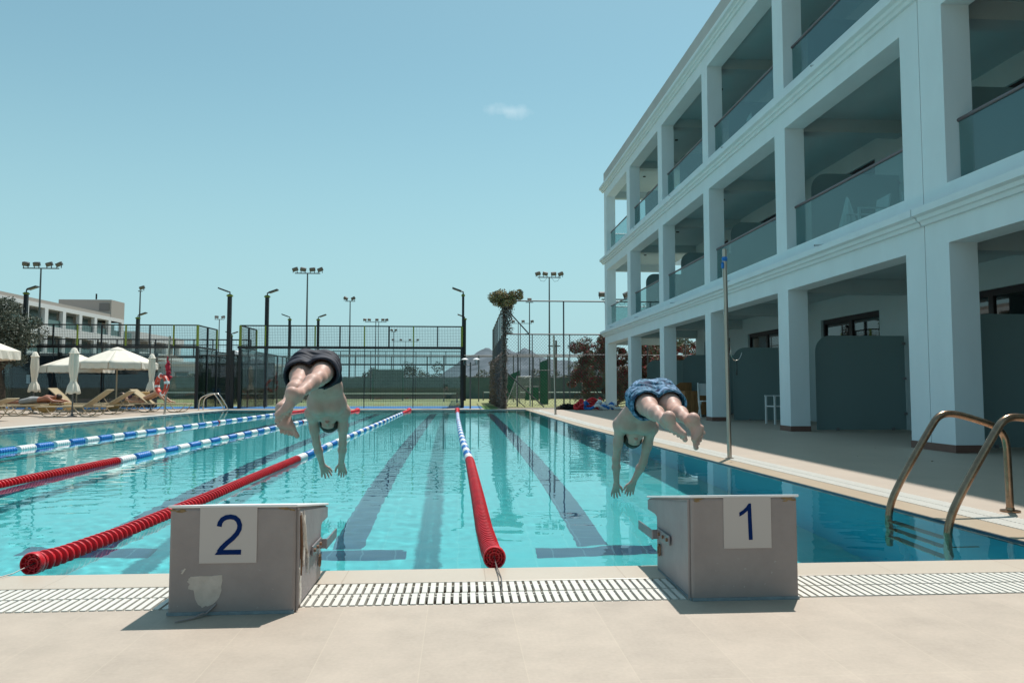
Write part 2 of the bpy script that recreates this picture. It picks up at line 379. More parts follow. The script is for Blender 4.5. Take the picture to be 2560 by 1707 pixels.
recv.append(struct('pool_wall', d, M['pool_wall_y'], fixn=False))
# dark tile course at the waterline
d = MB(); t = .004
d.box((lE(Y0), Y0 - .02, -.12), (rE(Y0), Y0 + t, -.004)); d.box((lE(Y1), Y1 - t, -.12), (rE(Y1), Y1 + .02, -.004))
poly_strip(d, [(rE(y) - t, y) for y in ys], [(rE(y) + .02, y) for y in ys], -.12, -.004)
poly_strip(d, [(lE(y) + t, y) for y in ys], [(lE(y) - .02, y) for y in ys], -.12, -.004)
recv.append(struct('pool_waterline', d, M['water_line']))
d = MB(); zz = DP + .004
LC = [1.10, -.89, -2.83, -4.78, -6.75]
for c in LC:
    d.add([(c - .125, 6.25, zz), (c + .125, 6.25, zz), (c + .125, 27.2, zz), (c - .125, 27.2, zz)], [(0, 1, 2, 3)])
    for y in (6.0, 27.2): d.add([(c - .48, y, zz), (c + .48, y, zz), (c + .48, y + .22, zz), (c - .48, y + .22, zz)], [(0, 1, 2, 3)])
recv.append(struct('pool_lane_markings', d, M['line_tile'], fixn=False))
# water sheet with real ripples, so the sun draws its own caustics
nx, ny = 520, 1000
Yg = Y0 + .003 + (Y1 - Y0 - .006) * (np.linspace(0, 1, ny) ** 1.35)[:, None] + np.zeros((1, nx))
u = np.linspace(0, 1, nx)[None, :]
rr = np.vectorize(rE)(Yg[:, 0])[:, None] - .004; ll = np.vectorize(lE)(Yg[:, 0])[:, None] + .004
Xg = ll + (rr - ll) * u
rng = np.random.default_rng(3); Z = np.zeros_like(Xg)
amp = .55 + .45 * np.sin(.9 * Xg + 1.3 * np.sin(.45 * Yg)) * np.sin(.6 * Yg + .8)
for k in range(80):
    lam = .06 * (6.5 ** rng.uniform(0, 1)); a = rng.normal(.5 * math.pi, .9); ph = rng.uniform(0, 6.3)
    Z += .00033 * lam * np.sin(2 * math.pi / lam * (np.cos(a) * Xg + np.sin(a) * Yg) + ph)
Z = Z * amp - .013
i = np.arange(nx * ny).reshape(ny, nx); Fq = np.stack([i[:-1, :-1], i[:-1, 1:], i[1:, 1:], i[1:, :-1]], -1).reshape(-1, 4)
mw = bpy.data.materials.new('water'); mw.use_nodes = True; t = mw.node_tree; t.nodes.clear()
o_ = t.nodes.new('ShaderNodeOutputMaterial'); gn = t.nodes.new('ShaderNodeBsdfGlass'); gn.inputs['Roughness'].default_value = 0; gn.inputs['IOR'].default_value = 1.333
gn.inputs[0].default_value = (.93, .985, .985, 1)
t.links.new(gn.outputs[0], o_.inputs[0])
water = arr_mesh('water', np.stack([Xg, Yg, Z], -1).reshape(-1, 3), Fq, mw, smooth=True); tag(water, kind='structure')
water.cycles.is_caustics_caster = True
for o in recv: o.cycles.is_caustics_receiver = True
# drain channels and gratings
d = MB(); d.box((-12.5, 3.02, -.16), (3.65, 3.36, -.10)); poly_strip(d, [(rE(y) + cp, y) for y in [Y0] + ys[1:]], [(rE(y) + cp + gr, y) for y in [Y0] + ys[1:]], -.12, -.05)
d.box((3.12 + cp, 3.36, -.12), (3.68, 3.62, -.052)); struct('drain_channel', d, M['void'])
def grate_near():
    d = MB(); p = .0335; n = int((3.62 + 3.2) / p)
    for k in range(n):
        x = -3.2 + k * p
        d.box((x, 3.03, -.028), (x + .0215, 3.185, .002)); d.box((x + .003, 3.197, -.028), (x + .0245, 3.35, .002))
    for y in (3.05, 3.17, 3.21, 3.33): d.box((-3.2, y - .004, -.026), (3.62, y + .004, -.008))
    return d
tag(grate_near().build('drain_grate', M['grate']), 'long white slatted drain grate running under the two starting blocks', 'drain grate')
d = MB(); p = .034; y = 3.372; k = 0
while y < 28.9:
    x = rE(y) + cp; d.box((x + .006, y, -.03), (x + gr * .5 - .004, y + .0235, .003)); d.box((x + gr * .5 + .004, y + .003, -.03), (x + gr - .006, y + .0265, .003)); y += p
tag(d.build('drain_grate', M['grate']), 'white slatted drain grate along the hotel side of the pool behind the ladder', 'drain grate')
# courts and beds beyond
def sheet(name, x0, y0, x1, y1, z, m):
    d = MB(); d.add([(x0, y0, z), (x1, y0, z), (x1, y1, z), (x0, y1, z)], [(0, 1, 2, 3)]); return struct(name, d, m, fixn=False)
sheet('blue_court', -24, 31.3, 1.0, 35.6, -.012, M['blue_court'])
sheet('sports_field', -34, 35.6, 30, 58.5, -.016, M['turf'])
sheet('green_turf', 1.0, 29.42, 1.62, 36, -.008, M['green_turf'])
sheet('gravel_bed', 1.62, 29.76, 30, 33, -.02, M['gravel'])
sheet('sports_field', 1.9, 33, 30, 35.6, -.017, M['turf'])

# ------------------------------------------------------------------ hotel on the right
FX, BX = 6.4, 8.95
hotel = thing('hotel_building', 'white three storey hotel with glass balconies standing in shade along the pool', 'hotel', (FX, 10, 0))
HL = (-FX, -10, 0)
def hp(mb, name, m, par=None, **k):
    o = mb.build(name, m, par or hotel, **k)
    if par is None: o.location = HL
    return o
cols = [(-8.9, -8.4), (-4.25, -3.75), (.35, .85), (4.95, 5.45), (9.44, 10.40), (14.33, 14.81), (18.90, 19.35), (23.35, 23.85), (27.90, 28.43), (32.43, 32.95)]
CT = .39
fl = [(0, 2.74), (3.53, 5.95), (6.75, 9.17)]
EY = 32.95; J = 9.95
for z0, z1 in fl:
    for a, b in cols:
        segs = [(a, J - .008), (J + .008, b)] if a < J < b else [(a, b)]
        for s0, s1 in segs:
            c = MB(); c.box((FX, s0, z0), (FX + CT, s1, z1)); hp(c, 'column', M['plaster'])
        if z0 == 0:
            c = MB(); c.box((FX - .008, a - .008, 0), (FX + CT + .008, b + .008, .10)); hp(c, 'skirting', M['skirting'])
for z0, z1 in ((2.74, 3.53), (5.95, 6.75), (9.17, 9.95)):
    for a, b in ((-9, J - .008), (J + .008, EY)):
        c = MB(); c.box((FX, a, z0), (FX + CT, b, z1)); hp(c, 'floor_band', M['plaster'])
    # end return of the band
    c = MB(); c.box((FX + CT, EY - .39, z0), (BX + .2, EY, z1)); hp(c, 'floor_band', M['plaster'])
# expansion joint
c = MB(); c.box((FX + .012, J - .0075, 0), (FX + .05, J + .0075, 9.95)); hp(c, 'expansion_joint', M['joint'])
# cornices: stepped mouldings
for zc in (3.06, 6.28, 9.50):
    prof = [(0, 0), (-.05, .0), (-.07, .05), (-.11, .06), (-.12, .11), (-.19, .13), (-.19, .225), (-.16, .24), (0, .245)]
    for a, b in ((-9, J - .012), (J + .012, EY + .19)):
        dy = -.0; poly = [(FX + x - .001, zc + zz_) for x, zz_ in prof]
        c = MB(); c.prism(poly, 'y', a, b); hp(c, 'cornice', M['plaster'])
    poly = [(EY - x + .001, zc + zz_) for x, zz_ in prof]
    c = MB(); c.prism(poly, 'x', FX + .002, BX + 2); hp(c, 'cornice', M['plaster'])
    # sloped ledge above cornice
c = MB(); c.prism([(FX - .012, 9.76), (FX - .012, 10.34), (FX + .3, 10.34), (FX + .3, 9.76)], 'y', -9, EY + .02); hp(c, 'parapet', M['plaster_grey'])
# slabs (floor / ceiling), beams, back wall
for zc in (2.98, 6.20, 9.42):
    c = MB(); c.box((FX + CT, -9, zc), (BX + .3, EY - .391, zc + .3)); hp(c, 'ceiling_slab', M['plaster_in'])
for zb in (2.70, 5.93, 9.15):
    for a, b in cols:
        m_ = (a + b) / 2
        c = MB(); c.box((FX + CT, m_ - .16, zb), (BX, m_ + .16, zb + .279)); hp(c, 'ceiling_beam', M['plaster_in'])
doors = [(-7.9, -5.25), (-3.2, -.6), (1.4, 4.05), (6.1, 8.75), (10.95, 13.55), (15.58, 18.2), (20.35, 23.0), (24.55, 27.2)]
WE = 28.2   # the back wall stops here: the last bay is an open corner terrace
for z0, z1 in ((0, 2.98), (3.28, 6.20), (6.50, 9.42)):
    y = -9.
    w_ = MB()
    for a, b in doors + [(WE, WE)]:
        if a > y: w_.box((BX, y, z0), (BX + .2, a, z1))
        if b > a: w_.box((BX, a, z0 + 2.5), (BX + .2, b, z1))
        y = b
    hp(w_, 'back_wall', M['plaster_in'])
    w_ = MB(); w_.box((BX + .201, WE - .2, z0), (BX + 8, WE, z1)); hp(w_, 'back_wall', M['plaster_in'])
    for a, b in doors:
        if a < 5: continue
        f = MB(); F_ = .07; x0, x1 = BX + .06, BX + .13
        f.box((x0, a, z0), (x1, a + F_, z0 + 2.5)); f.box((x0, b - F_, z0), (x1, b, z0 + 2.5)); f.box((x0, a + F_, z0 + 2.5 - .11), (x1, b - F_, z0 + 2.5))
        f.box((x0, a + F_, z0), (x1, b - F_, z0 + .06)); f.box((x0, (a + b) / 2 - .06, z0 + .06), (x1, (a + b) / 2 + .06, z0 + 2.39))
        fo = hp(f, 'sliding_door', M['door_frame'])
        for q0, q1 in ((a + F_, (a + b) / 2 - .06), ((a + b) / 2 + .06, b - F_)):
            gq = MB(); gq.box((BX + .09, q0, z0 + .06), (BX + .10, q1, z0 + 2.39)); gq.build('glass_pane', M['glass_door'], fo)
        cu = MB(); n = 60; pts = [(BX + .32 + .03 * math.sin(k * 1.1) + .012 * math.sin(k * 2.7), a - .1 + (b - a + .2) * k / n) for k in range(n + 1)]
        q = pts + [(x + .01, yy) for x, yy in pts[::-1]]
        cu.prism(q, 'z', z0 + .02, z0 + 2.6); cu.build('curtain', M['curtain'], fo, smooth=60)
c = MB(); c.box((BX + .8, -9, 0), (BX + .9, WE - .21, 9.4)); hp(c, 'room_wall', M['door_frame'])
# balcony glass and handrails, per bay
bays = [(cols[i][1], cols[i + 1][0]) for i in range(2, len(cols) - 1)]
for zf, z0 in ((3.28, 3.53), (6.50, 6.75)):
    for a, b in bays:
        r_ = MB(); r_.tube([(FX + .19, a, z0 + .845), (FX + .19, b, z0 + .845)], .026, 10)
        ro = hp(r_, 'balcony_railing', M['rail'], smooth=True)
        gq = MB(); gq.box((FX + .183, a + .02, z0 - .0), (FX + .197, b - .02, z0 + .825)); gq.build('glass_pane', M['glass_bal'], ro)
    # end railing of the corner terrace
    r_ = MB(); r_.tube([(FX + CT, EY - .2, z0 + .845), (BX, EY - .2, z0 + .845)], .026, 10); ro = hp(r_, 'balcony_railing', M['rail'], smooth=True)
    gq = MB(); gq.box((FX + CT + .02, EY - .207, z0), (BX, EY - .193, z0 + .825)); gq.build('glass_pane', M['glass_bal'], ro)
# corner pier at the far end
for z0, z1 in fl:
    c = MB(); c.box((BX, EY - .39, z0), (BX + .35, EY, z1)); hp(c, 'column', M['plaster'])
# frosted privacy screens with a rounded upper corner
def screen(y, zf, x0=7.08, x1=8.93, h=1.88, m='glass_frost'):
    rad = .32; poly = [(x0, zf + .01), (x1, zf + .01), (x1, zf + h)]
    for k in range(9):
        a = R(90 + 90 * k / 8); poly.append((x0 + rad + rad * math.cos(a), zf + h - rad + rad * math.sin(a)))
    s_ = MB(); s_.prism(poly, 'y', y, y + .012); so_ = hp(s_, 'privacy_screen', M[m])
    cl = MB()
    for zc in (.3, 1.0, 1.7): cl.box((x1 - .05, y - .02, zf + zc), (x1 + .015, y + .03, zf + zc + .05))
    for xc in (x0 + .4, x1 - .3): cl.box((xc, y - .02, zf), (xc + .05, y + .03, zf + .05))
    cl.build('clamp', M['bracket'], so_)
for zf in (0, 3.28, 6.50):
    for a, b in cols[2:-1]:
        screen((a + b) / 2 + .1 if a != 9.44 else 10.2, zf)
    for a, b in cols[2:-1]:    # small recessed ceiling lights
        dl = MB(); zc = {0: 2.98, 3.28: 6.20, 6.50: 9.42}[zf]
        dl.lathe([(0, -.03), (.055, -.03), (.06, 0)], (7.5, b + 1.6, zc), 14); hp(dl, 'ceiling_light', M['door_frame'])
for y, zz_ in ((12.84, 3.34), (17.44, 6.56), (12.81, 6.56), (17.4, 3.34), (22., 6.56), (22., 3.34), (26.6, 3.34), (26.6, 6.56), (31., 3.34), (31., 6.56), (7.6, 3.34)):
    c = MB(); c.tube([(FX + .02, y, zz_ + .01), (FX - .17, y, zz_ - .005)], .018, 8); po = hp(c, 'drain_spout', M['pipe'], smooth=True)
    c = MB(); c.tube([(FX - .171, y, zz_ - .005), (FX - .173, y, zz_ - .005)], .013, 8); c.build('spout_mouth', M['void'], po)

# ------------------------------------------------------------------ starting blocks
def strokes(path, wd):
    """outline polygon of a thick stroke"""
    P = [Vector(p) for p in path]; L_, R_ = [], []
    for i, p in enumerate(P):
        dd = (P[min(i + 1, len(P) - 1)] - P[max(i - 1, 0)]).normalized(); n = Vector((-dd.y, dd.x)) * wd / 2
        L_.append(p + n); R_.append(p - n)
    return L_, R_
def starting_block(x0, x1, yf, h, side, number, label):
    b = thing('starting_block', label, 'starting block', ((x0 + x1) / 2, yf + .2, 0), group='starting blocks at the pool edge')
    L = (-(x0 + x1) / 2, -(yf + .2), 0)
    def bp(mb, name, m, **k): return mb.build(name, m, b, loc=L, **k)
    bd, pd = .52, .70; hs = .100; ins = .0
    prof = [(yf, .0), (yf, h - .009), (yf + pd - .008, h - hs - .0085), (yf + pd - .008, h - hs - .055), (yf + bd + .035, h - hs - .055), (yf + bd + .006, h - hs - .062), (yf + bd, h - hs - .085), (yf + bd, 0)]
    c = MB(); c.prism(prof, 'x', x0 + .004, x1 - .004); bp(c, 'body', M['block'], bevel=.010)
    # side cheeks, a lighter sheet over each flank
    for xa, xb in ((x0, x0 + .0035), (x1 - .0035, x1)):
        c = MB(); c.prism([(yf + .026, .012)] + [(yf + .026, h - .03)] + [(y_ - .006, z_ - .006) for y_, z_ in prof[2:-1]] + [(yf + bd - .004, .012)], 'x', xa, xb); bp(c, 'side_panel', M['block_side'])
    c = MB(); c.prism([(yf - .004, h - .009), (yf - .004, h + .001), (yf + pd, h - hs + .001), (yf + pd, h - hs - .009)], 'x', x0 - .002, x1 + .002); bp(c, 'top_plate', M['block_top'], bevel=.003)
    # corner bead by the front edge
    xe = x1 if side > 0 else x0
    c = MB(); c.tube([(xe, yf + .022, .005), (xe, yf + .022, h - .02)], .006, 8); bp(c, 'corner_bead', M['block'], smooth=True)
    # handle bracket on the flank
    zb = h - .232
    c = MB(); xa, xb = sorted((xe + side * .004, xe + side * .012)); c.box((xa, yf + .275, zb - .020), (xb, yf + .47, zb + .020))
    xa, xb = sorted((xe + side * .004, xe + side * .034)); c.box((xa, yf + .4705, zb - .030), (xb, yf + .478, zb + .012)); xa, xb = sorted((xe + side * .027, xe + side * .034)); c.box((xa, yf + .4785, zb - .034), (xb, yf + .745, zb + .008))
    br = bp(c, 'handle_bracket', M['bracket'], bevel=.002)
    for k in range(3):
        c = MB(); c.tube([(xe + side * .012, yf + .30 + k * .065, zb), (xe + side * .019, yf + .30 + k * .065, zb)], .008, 6); c.build('bolt', M['rust'], br)
    c = MB(); c.lathe([(.013, -.003), (.022, -.003), (.022, .003), (.013, .003), (.013, -.003)], (xe + side * .008, yf + .455, zb - .075), 14, M4=Matrix.Rotation(R(90), 3, 'Y') @ Matrix.Scale(1.3, 3, (1, 0, 0)))
    c.build('eyelet', M['rust'], br)
    # wear: sealant bead round the foot, grime in the upper corners, weld seams and scuffs
    c = MB(); c.box((x0 + .004, yf - .004, .0005), (x1 - .004, yf - .0002, .012)); c.box((x0 - .001, yf + .004, .0005), (x0 + .0025, yf + bd - .01, .010)); bp(c, 'sealant', M['sealant'])
    rg = random.Random(number * 7)
    for k_ in range(9):
        cx_ = rg.choice([x0 + rg.uniform(.01, .06), x1 - rg.uniform(.01, .06)]); cz_ = h - .014 - rg.uniform(0, .012); poly = []
        for q in range(7):
            a = 2 * math.pi * q / 7; poly.append((cx_ + rg.uniform(.5, 1) * .018 * math.cos(a), min(h - .0105, cz_ + rg.uniform(.4, 1) * .006 * math.sin(a))))
        c = MB(); c.prism(poly, 'y', yf - .0006 - .00005 * k_, yf + .0005); bp(c, 'grime', M['grime'])
    for k_ in range(12):
        cx_ = rg.uniform(x0 + .03, x1 - .03); cz_ = rg.uniform(.02, h - .24); l_ = rg.uniform(.004, .016); a = rg.uniform(0, 3.14)
        c = MB(); c.prism([(cx_, cz_), (cx_ + l_ * math.cos(a), cz_ + l_ * math.sin(a) * .6), (cx_ + l_ * .6 * math.cos(a + .5), cz_ + l_ * .5 * math.sin(a + .6) + .002)], 'y', yf - .0005, yf + .0005); bp(c, 'scuff', M['scuff'])
    # number plate
    k = .000353 if number == 2 else .00034
    if number == 2: px, pz, pw, ph_ = x0 + .115, h - .207 - .006, .209, .207
    else: px, pz, pw, ph_ = x0 + .134, h - .203 - .006, .194, .203
    c = MB(); c.box((px, yf - .004, pz), (px + pw, yf + .002, pz + ph_)); pl = bp(c, 'number_plate', M['plate'], bevel=.0008)
    c = MB(); yd = yf - .0052
    if number == 2:
        path = [(720, 374), (728, 335), (752, 300), (790, 280), (835, 274), (880, 283), (915, 313), (932, 360), (928, 405), (905, 450), (860, 500), (800, 550), (752, 598), (722, 640), (716, 645)]
        X_ = lambda u, v: (px + (u - 520) * k, pz + ph_ - (v - 170) * k)
        Lp, Rp = strokes([X_(*p) for p in path], 50 * k)
        for i in range(len(Lp) - 1):
            q = [Lp[i], Lp[i + 1], Rp[i + 1], Rp[i]]; c.prism([tuple(v) for v in q], 'y', yd, yf - .004)
        poly = [X_(680, 668), (X_(950, 668)), X_(952, 618), X_(745, 618), X_(700, 640)]
        c.prism(poly, 'y', yd - .0003, yf - .004)
    else:
        X_ = lambda u, v: (px + (u - 1003) * k, pz + ph_ - (v - 150) * k)
        c.prism([X_(*p) for p in [(1300, 650), (1346, 648), (1333, 228), (1305, 228), (1272, 272), (1236, 305), (1190, 333), (1193, 378), (1240, 353), (1291, 312)]], 'y', yd, yf - .004)
    bp(c, 'number', M['digit'])
    if number == 2:
        sx = lambda u, v: (x0 + (u - 180) * .000353, h - (v - 165) * .000353)
        pc = [(420, 905), (520, 900), (640, 902), (660, 896), (745, 892), (748, 950), (738, 1010), (742, 1050), (720, 1120), (690, 1160), (660, 1190), (625, 1205), (600, 1215), (585, 1206), (545, 1230), (535, 1212), (505, 1195), (490, 1170), (470, 1130), (462, 1075), (455, 1045), (430, 1040), (398, 1030), (402, 1000), (415, 985), (398, 965), (385, 955), (402, 940), (398, 925), (415, 918)]
        c = MB(); c.prism([sx(*p) for p in pc], 'y', yf - .0012, yf + .001); bp(c, 'bare_patch', M['peel'])
        c = MB(); c.prism([sx(*p) for p in [(322, 870), (355, 818), (372, 822), (335, 878)]], 'y', yf - .0012, yf + .001); bp(c, 'scratch', M['peel'])
        c = MB(); P_ = [sx(690, 1190), sx(600, 1275), sx(580, 1335)]
        c.tube([(P_[0][0], yf - .003, P_[0][1]), (P_[1][0], yf - .012, P_[1][1]), (P_[2][0], yf - .022, .012), (P_[2][0] - .03, yf - .055, .006), (P_[2][0] - .075, yf - .095, .005)], [.006, .006, .009, .005, .004], 8, flat=.5); bp(c, 'peeled_strip', M['block_side'], smooth=True)
        # torn coating on the flank next to the corner
        random.seed(5)
        for n_ in range(7):
            yy = yf + .05 + .012 * n_ + random.uniform(0, .05); zc = .03 + .045 * n_ + random.uniform(-.01, .02)
            pl_ = []
            for q in range(11):
                a = 2 * math.pi * q / 11; rr_ = random.uniform(.55, 1)
                pl_.append((yy + .022 * rr_ * math.cos(a) + .0 * n_, zc + .05 * rr_ * math.sin(a)))
            c = MB(); c.prism(pl_, 'x', x1 + .0005, x1 + .0022 + .0004 * n_); bp(c, 'torn_coating', M['peel2'])
        c = MB(); c.tube([(x1 + .003, yf + .07, h - .04), (x1 + .006, yf + .12, h - .10), (x1 + .006, yf + .15, h - .17), (x1 + .004, yf + .2, h - .24), (x1 + .005, yf + .19, h - .30)], [.003, .007, .005, .006, .003], 6, flat=.5); bp(c, 'torn_coating', M['peel2'])
        c = MB(); c.tube([(x1 + .003, yf + .06, h - .05), (x1 + .005, yf + .075, h - .16), (x1 + .005, yf + .07, h - .28)], [.003, .006, .004], 6, flat=.5); bp(c, 'torn_coating', M['rust'])
    return b
starting_block(-1.075, -.606, 2.945, .402, 1, 2, 'grey starting block with blue number 2 and a peeled white patch')
starting_block(.920, 1.362, 3.0, .412, -1, 1, 'grey starting block with blue number 1 on its plate')

# ------------------------------------------------------------------ lane ropes
def corrugated(mb, path, s0, s1, pitch, ro, ri, n=18, mi=0, lean=0.):
    """one run of float discs strung along the path, between two arc lengths"""
    P = np.array(path, float); seg = np.linalg.norm(np.diff(P, axis=0), axis=1); cum = np.concatenate([[0], np.cumsum(seg)])
    def at(s):
        s = min(max(s, 0), cum[-1]); k = min(np.searchsorted(cum, s, side='right') - 1, len(seg) - 1); return P[k] + (P[k + 1] - P[k]) * (s - cum[k]) / seg[k]
    cnt = max(1, int((s1 - s0) / pitch)); pts = []; rs = []
    for k in range(cnt):
        a = s0 + k * pitch
        for f, r in ((0.02, ri), (.10, ro * .96), (.22, ro), (.34, ro * .96), (.46, ri), (.74, ri * .96)):
            pts.append(at(a + f * pitch)); rs.append(r)
    mb.tube(pts, rs, n, mi)
def lane_rope(path, label, pitch=.05, near=5.6, rd=.054):
    P = [Vector(p) for p in path]; o = P[0]
    t = thing('lane_rope', label, 'lane rope', tuple(o), group='lane ropes across the pool')
    P = [tuple(p - o) for p in P]
    Ltot = sum((Vector(P[i + 1]) - Vector(P[i])).length for i in range(len(P) - 1))
    c = MB(); corrugated(c, P, .03, near, pitch, rd, rd * .62); c.build('red_float', M['red'], t, smooth=50)
    c = MB(); corrugated(c, P, Ltot - 3.6, Ltot - .1, .10, rd, rd * .9, 12); c.build('red_float', M['red'], t, smooth=50)
    c = MB(); c.tube([Vector(P[-1]) - (Vector(P[-1]) - Vector(P[-2])).normalized() * f for f in (.5, .3, .12, .02)], [rd * .9, rd * 1.0, rd * 1.9, rd * 1.6], 12); c.build('end_float', M['red'], t, smooth=50)
    s = near; k = 0
    while s < Ltot - 3.7:
        e = min(s + .45, Ltot - 3.62); c = MB(); corrugated(c, P, s, e, .0563, rd, rd * .84, 14)
        c.build(('white_float', 'blue_float')[k % 2], M[('white_p', 'blue')[k % 2]], t, smooth=50); s = e; k += 1
        if k == 22:
            c = MB(); corrugated(c, P, s, s + .1, .05, rd * 1.02, rd * .84, 14); c.build('marker_float', M['red'], t, smooth=50); s += .1
    return t
def end_cap(t, rd, dirn):
    """lattice end float: rim, recessed basket and ribs"""
    d_ = Vector(dirn).normalized(); q = d_.to_track_quat('Z', 'Y').to_matrix()
    c = MB(); c.lathe([(rd * .9, .03), (rd * 1.04, .02), (rd * 1.06, .0), (rd * .98, -.012), (rd * .90, -.010), (rd * .88, .01)], (0, 0, 0), 26, M4=q)
    e = c.build('end_float', M['red'], t, smooth=50)
    c = MB(); c.lathe([(rd * .88, .006), (rd * .6, .030), (rd * .2, .034), (0.001, .034)], (0, 0, 0), 20, M4=q); c.build('basket', M['red_dark'], e, smooth=50)
    c = MB()
    for k in range(10):
        a = 2 * math.pi * k / 10; v = q @ Vector((math.cos(a), math.sin(a), 0)); c.tube([v * rd * .2 + d_ * .02, v * rd * .93 - d_ * .004], .0035, 5)
    for rr_ in (.45, .7): c.lathe([(rd * rr_ - .003, .008), (rd * rr_ + .003, .008), (rd * rr_ + .003, .015), (rd * rr_ - .003, .015), (rd * rr_ - .003, .008)], (0, 0, 0), 20, M4=q)
    c.build('rib', M['red'], e)
WZ = -.004
p1 = [(.172, 3.66, .036), (.165, 3.9, .014), (.155, 4.6, WZ), (.15, 6, WZ), (.133, 8.7, WZ), (.075, 11.5, WZ), (.03, 15, WZ), (-.02, 21, WZ), (-.055, 28.98, WZ)]
r1 = lane_rope(p1, 'red, white and blue lane rope lying between the two starting blocks', .055, 5.35, .052)
end_cap(r1, .052, (.02, 1, -.05))
p2 = [(-1.957, 3.70, .032), (-1.95, 3.95, .012), (-1.935, 4.6, WZ), (-1.91, 6, WZ), (-1.89, 10, WZ), (-1.87, 18, WZ), (-1.86, 28.98, WZ)]
r2 = lane_rope(p2, 'red, white and blue lane rope ending left of the block numbered 2', .058, 5.5, .051)
end_cap(r2, .050, (.02, 1, -.05))
p3 = [(-3.98, 3.75, 0), (-3.95, 6, WZ), (-3.9, 9, WZ), (-3.85, 16, WZ), (-3.78, 28.98, WZ)]
lane_rope(p3, 'third lane rope from the right, red stretch leaving the left edge of the photo', .05, 5.35)
p4 = [(-6.1, 3.75, 0), (-6.05, 7, WZ), (-6.02, 10.5, WZ), (-5.85, 18, WZ), (-5.65, 28.98, WZ)]
lane_rope(p4, 'leftmost lane rope, blue and white stretch nearest to the sun loungers', .05, 5.35)
def cable(o, pts, label):
    c = MB(); c.tube(pts, .0022, 6); b = c.build('cable', M['cable'], o); b.location = -o.location
    return b
cable(r1, [(.172, 3.69, .036), (.176, 3.60, .020), (.178, 3.42, .006), (.176, 3.30, .006), (.172, 3.22, -.02), (.170, 3.18, -.045)], '')
cable(r1, [(.174, 3.66, .02), (.19, 3.4, .007), (.186, 3.25, .006), (.176, 3.16, .006)], '')
cable(r2, [(-1.957, 3.74, .03), (-1.985, 3.6, .012), (-2.05, 3.45, .006), (-2.12, 3.36, .006), (-2.2, 3.3, -.02)], '')

# ------------------------------------------------------------------ pool ladders and poles
def smooth_path(pts, n=8, it=2):
    P = [Vector(p) for p in pts]
    for _ in range(it):
        Q = [P[0]]
        for a, b in zip(P[:-1], P[1:]): Q += [a.lerp(b, .25), a.lerp(b, .75)]
        P = Q + [P[-1]]
    return P
lad = thing('pool_ladder', 'tarnished steel pool ladder with two arched handrails at the right edge', 'pool ladder', (3.3, 4.67, 0))
LL = (-3.3, -4.67, 0)
for yy in (4.98, 4.36):
    P = smooth_path([(2.885, yy, -1.0), (2.885, yy, -.15), (2.885, yy, .04), (2.99, yy, .24), (3.20, yy, .57), (3.26, yy, .655), (3.36, yy, .668), (3.52, yy, .625), (3.67, yy, .575), (3.735, yy, .50), (3.742, yy, .33), (3.745, yy, 0)], it=3)
    c = MB(); c.tube(P, .0235, 16); h_ = c.build('handrail', M['brass_steel'], lad, loc=LL, smooth=True)
    c = MB(); c.lathe([(.021, .03), (.026, .028), (.028, .014), (.062, .010), (.062, .001)], (3.745, yy, 0), 24); c.build('flange', M['brass_steel'], h_, smooth=True)
    for zz_ in (-.45,):
        c = MB(); c.tube([(2.885, yy, zz_), (rE(yy) - .02, yy, zz_)], .012, 10); c.build('wall_stay', M['brass_steel'], h_)
for k, zz_ in enumerate((-.22, -.48, -.74)):
    c = MB(); c.box((2.85, 4.385, zz_ - .012), (2.92, 4.955, zz_ + .012)); c.build('step', M['brass_steel'], lad, loc=LL, bevel=.006)
lad2 = thing('pool_ladder', 'small bright steel pool ladder at the far left corner of the pool', 'pool ladder', (-9.2, 29.6, 0))
for k, dy in enumerate((-.25, .25)):
    P = smooth_path([(.47, dy, -.7), (.45, dy, -.02), (.12, dy, .52), (-.02, dy, .64), (-.18, dy, .60), (-.42, dy, .50), (-.52, dy, .36), (-.53, dy, 0)], it=2)
    c = MB(); c.tube(P, .022, 10); c.build('handrail', M['chrome'], lad2, smooth=True)
for zz_ in (-.25, -.5):
    c = MB(); c.box((.43, -.25, zz_ - .012), (.49, .25, zz_ + .012)); c.build('step', M['chrome'], lad2)

pole = thing('flag_pole', 'tall steel pole on the right deck with a blue tie near its top', 'pole', (3.215, 8.9, 0), group='backstroke flag poles')
c = MB(); c.tube([(0, 0, 0), (-.02, 0, 2.51)], .0265, 16); c.lathe([(.0265, .012), (.05, .010), (.05, .001)], (0, 0, 0), 20); pm = c.build('pole_tube', M['steel'], pole, smooth=True)
c = MB(); c.lathe([(.027, 0), (.035, .008), (.030, .02), (.037, .03), (.030, .05), (.028, .055)], (-.02, 0, 2.36), 14); c.lathe([(.01, 0), (.02, .02), (.018, .06), (.008, .08)], (-.052, -.02, 2.27), 8); c.build('rope_tie', M['blue'], pm, smooth=True)
c = MB(); c.tube([(-.045, -.01, 2.37), (-.05, -.012, 2.2), (-.040, -.012, 1.9), (-.045, -.012, 1.72)], .004, 5); c.build('string', M['cloth_w'], pm)
pts = [(.03 + .0, -.02, 1.33), (.025, -.03, 1.27), (.035, -.03, 1.20), (.075, -.02, 1.165), (.12, -.02, 1.17), (.15, -.02, 1.21), (.165, -.02, 1.26)]
c = MB(); c.tube(smooth_path(pts), .0045, 6); hk = c.build('hook', M['chrome'], pm, smooth=True)
c = MB(); c.tube([(.10, -.02, 1.165), (.103, -.02, 1.08), (.098, -.02, .99)], [.006, .004, .009], 6); c.build('strap', M['black'], hk)
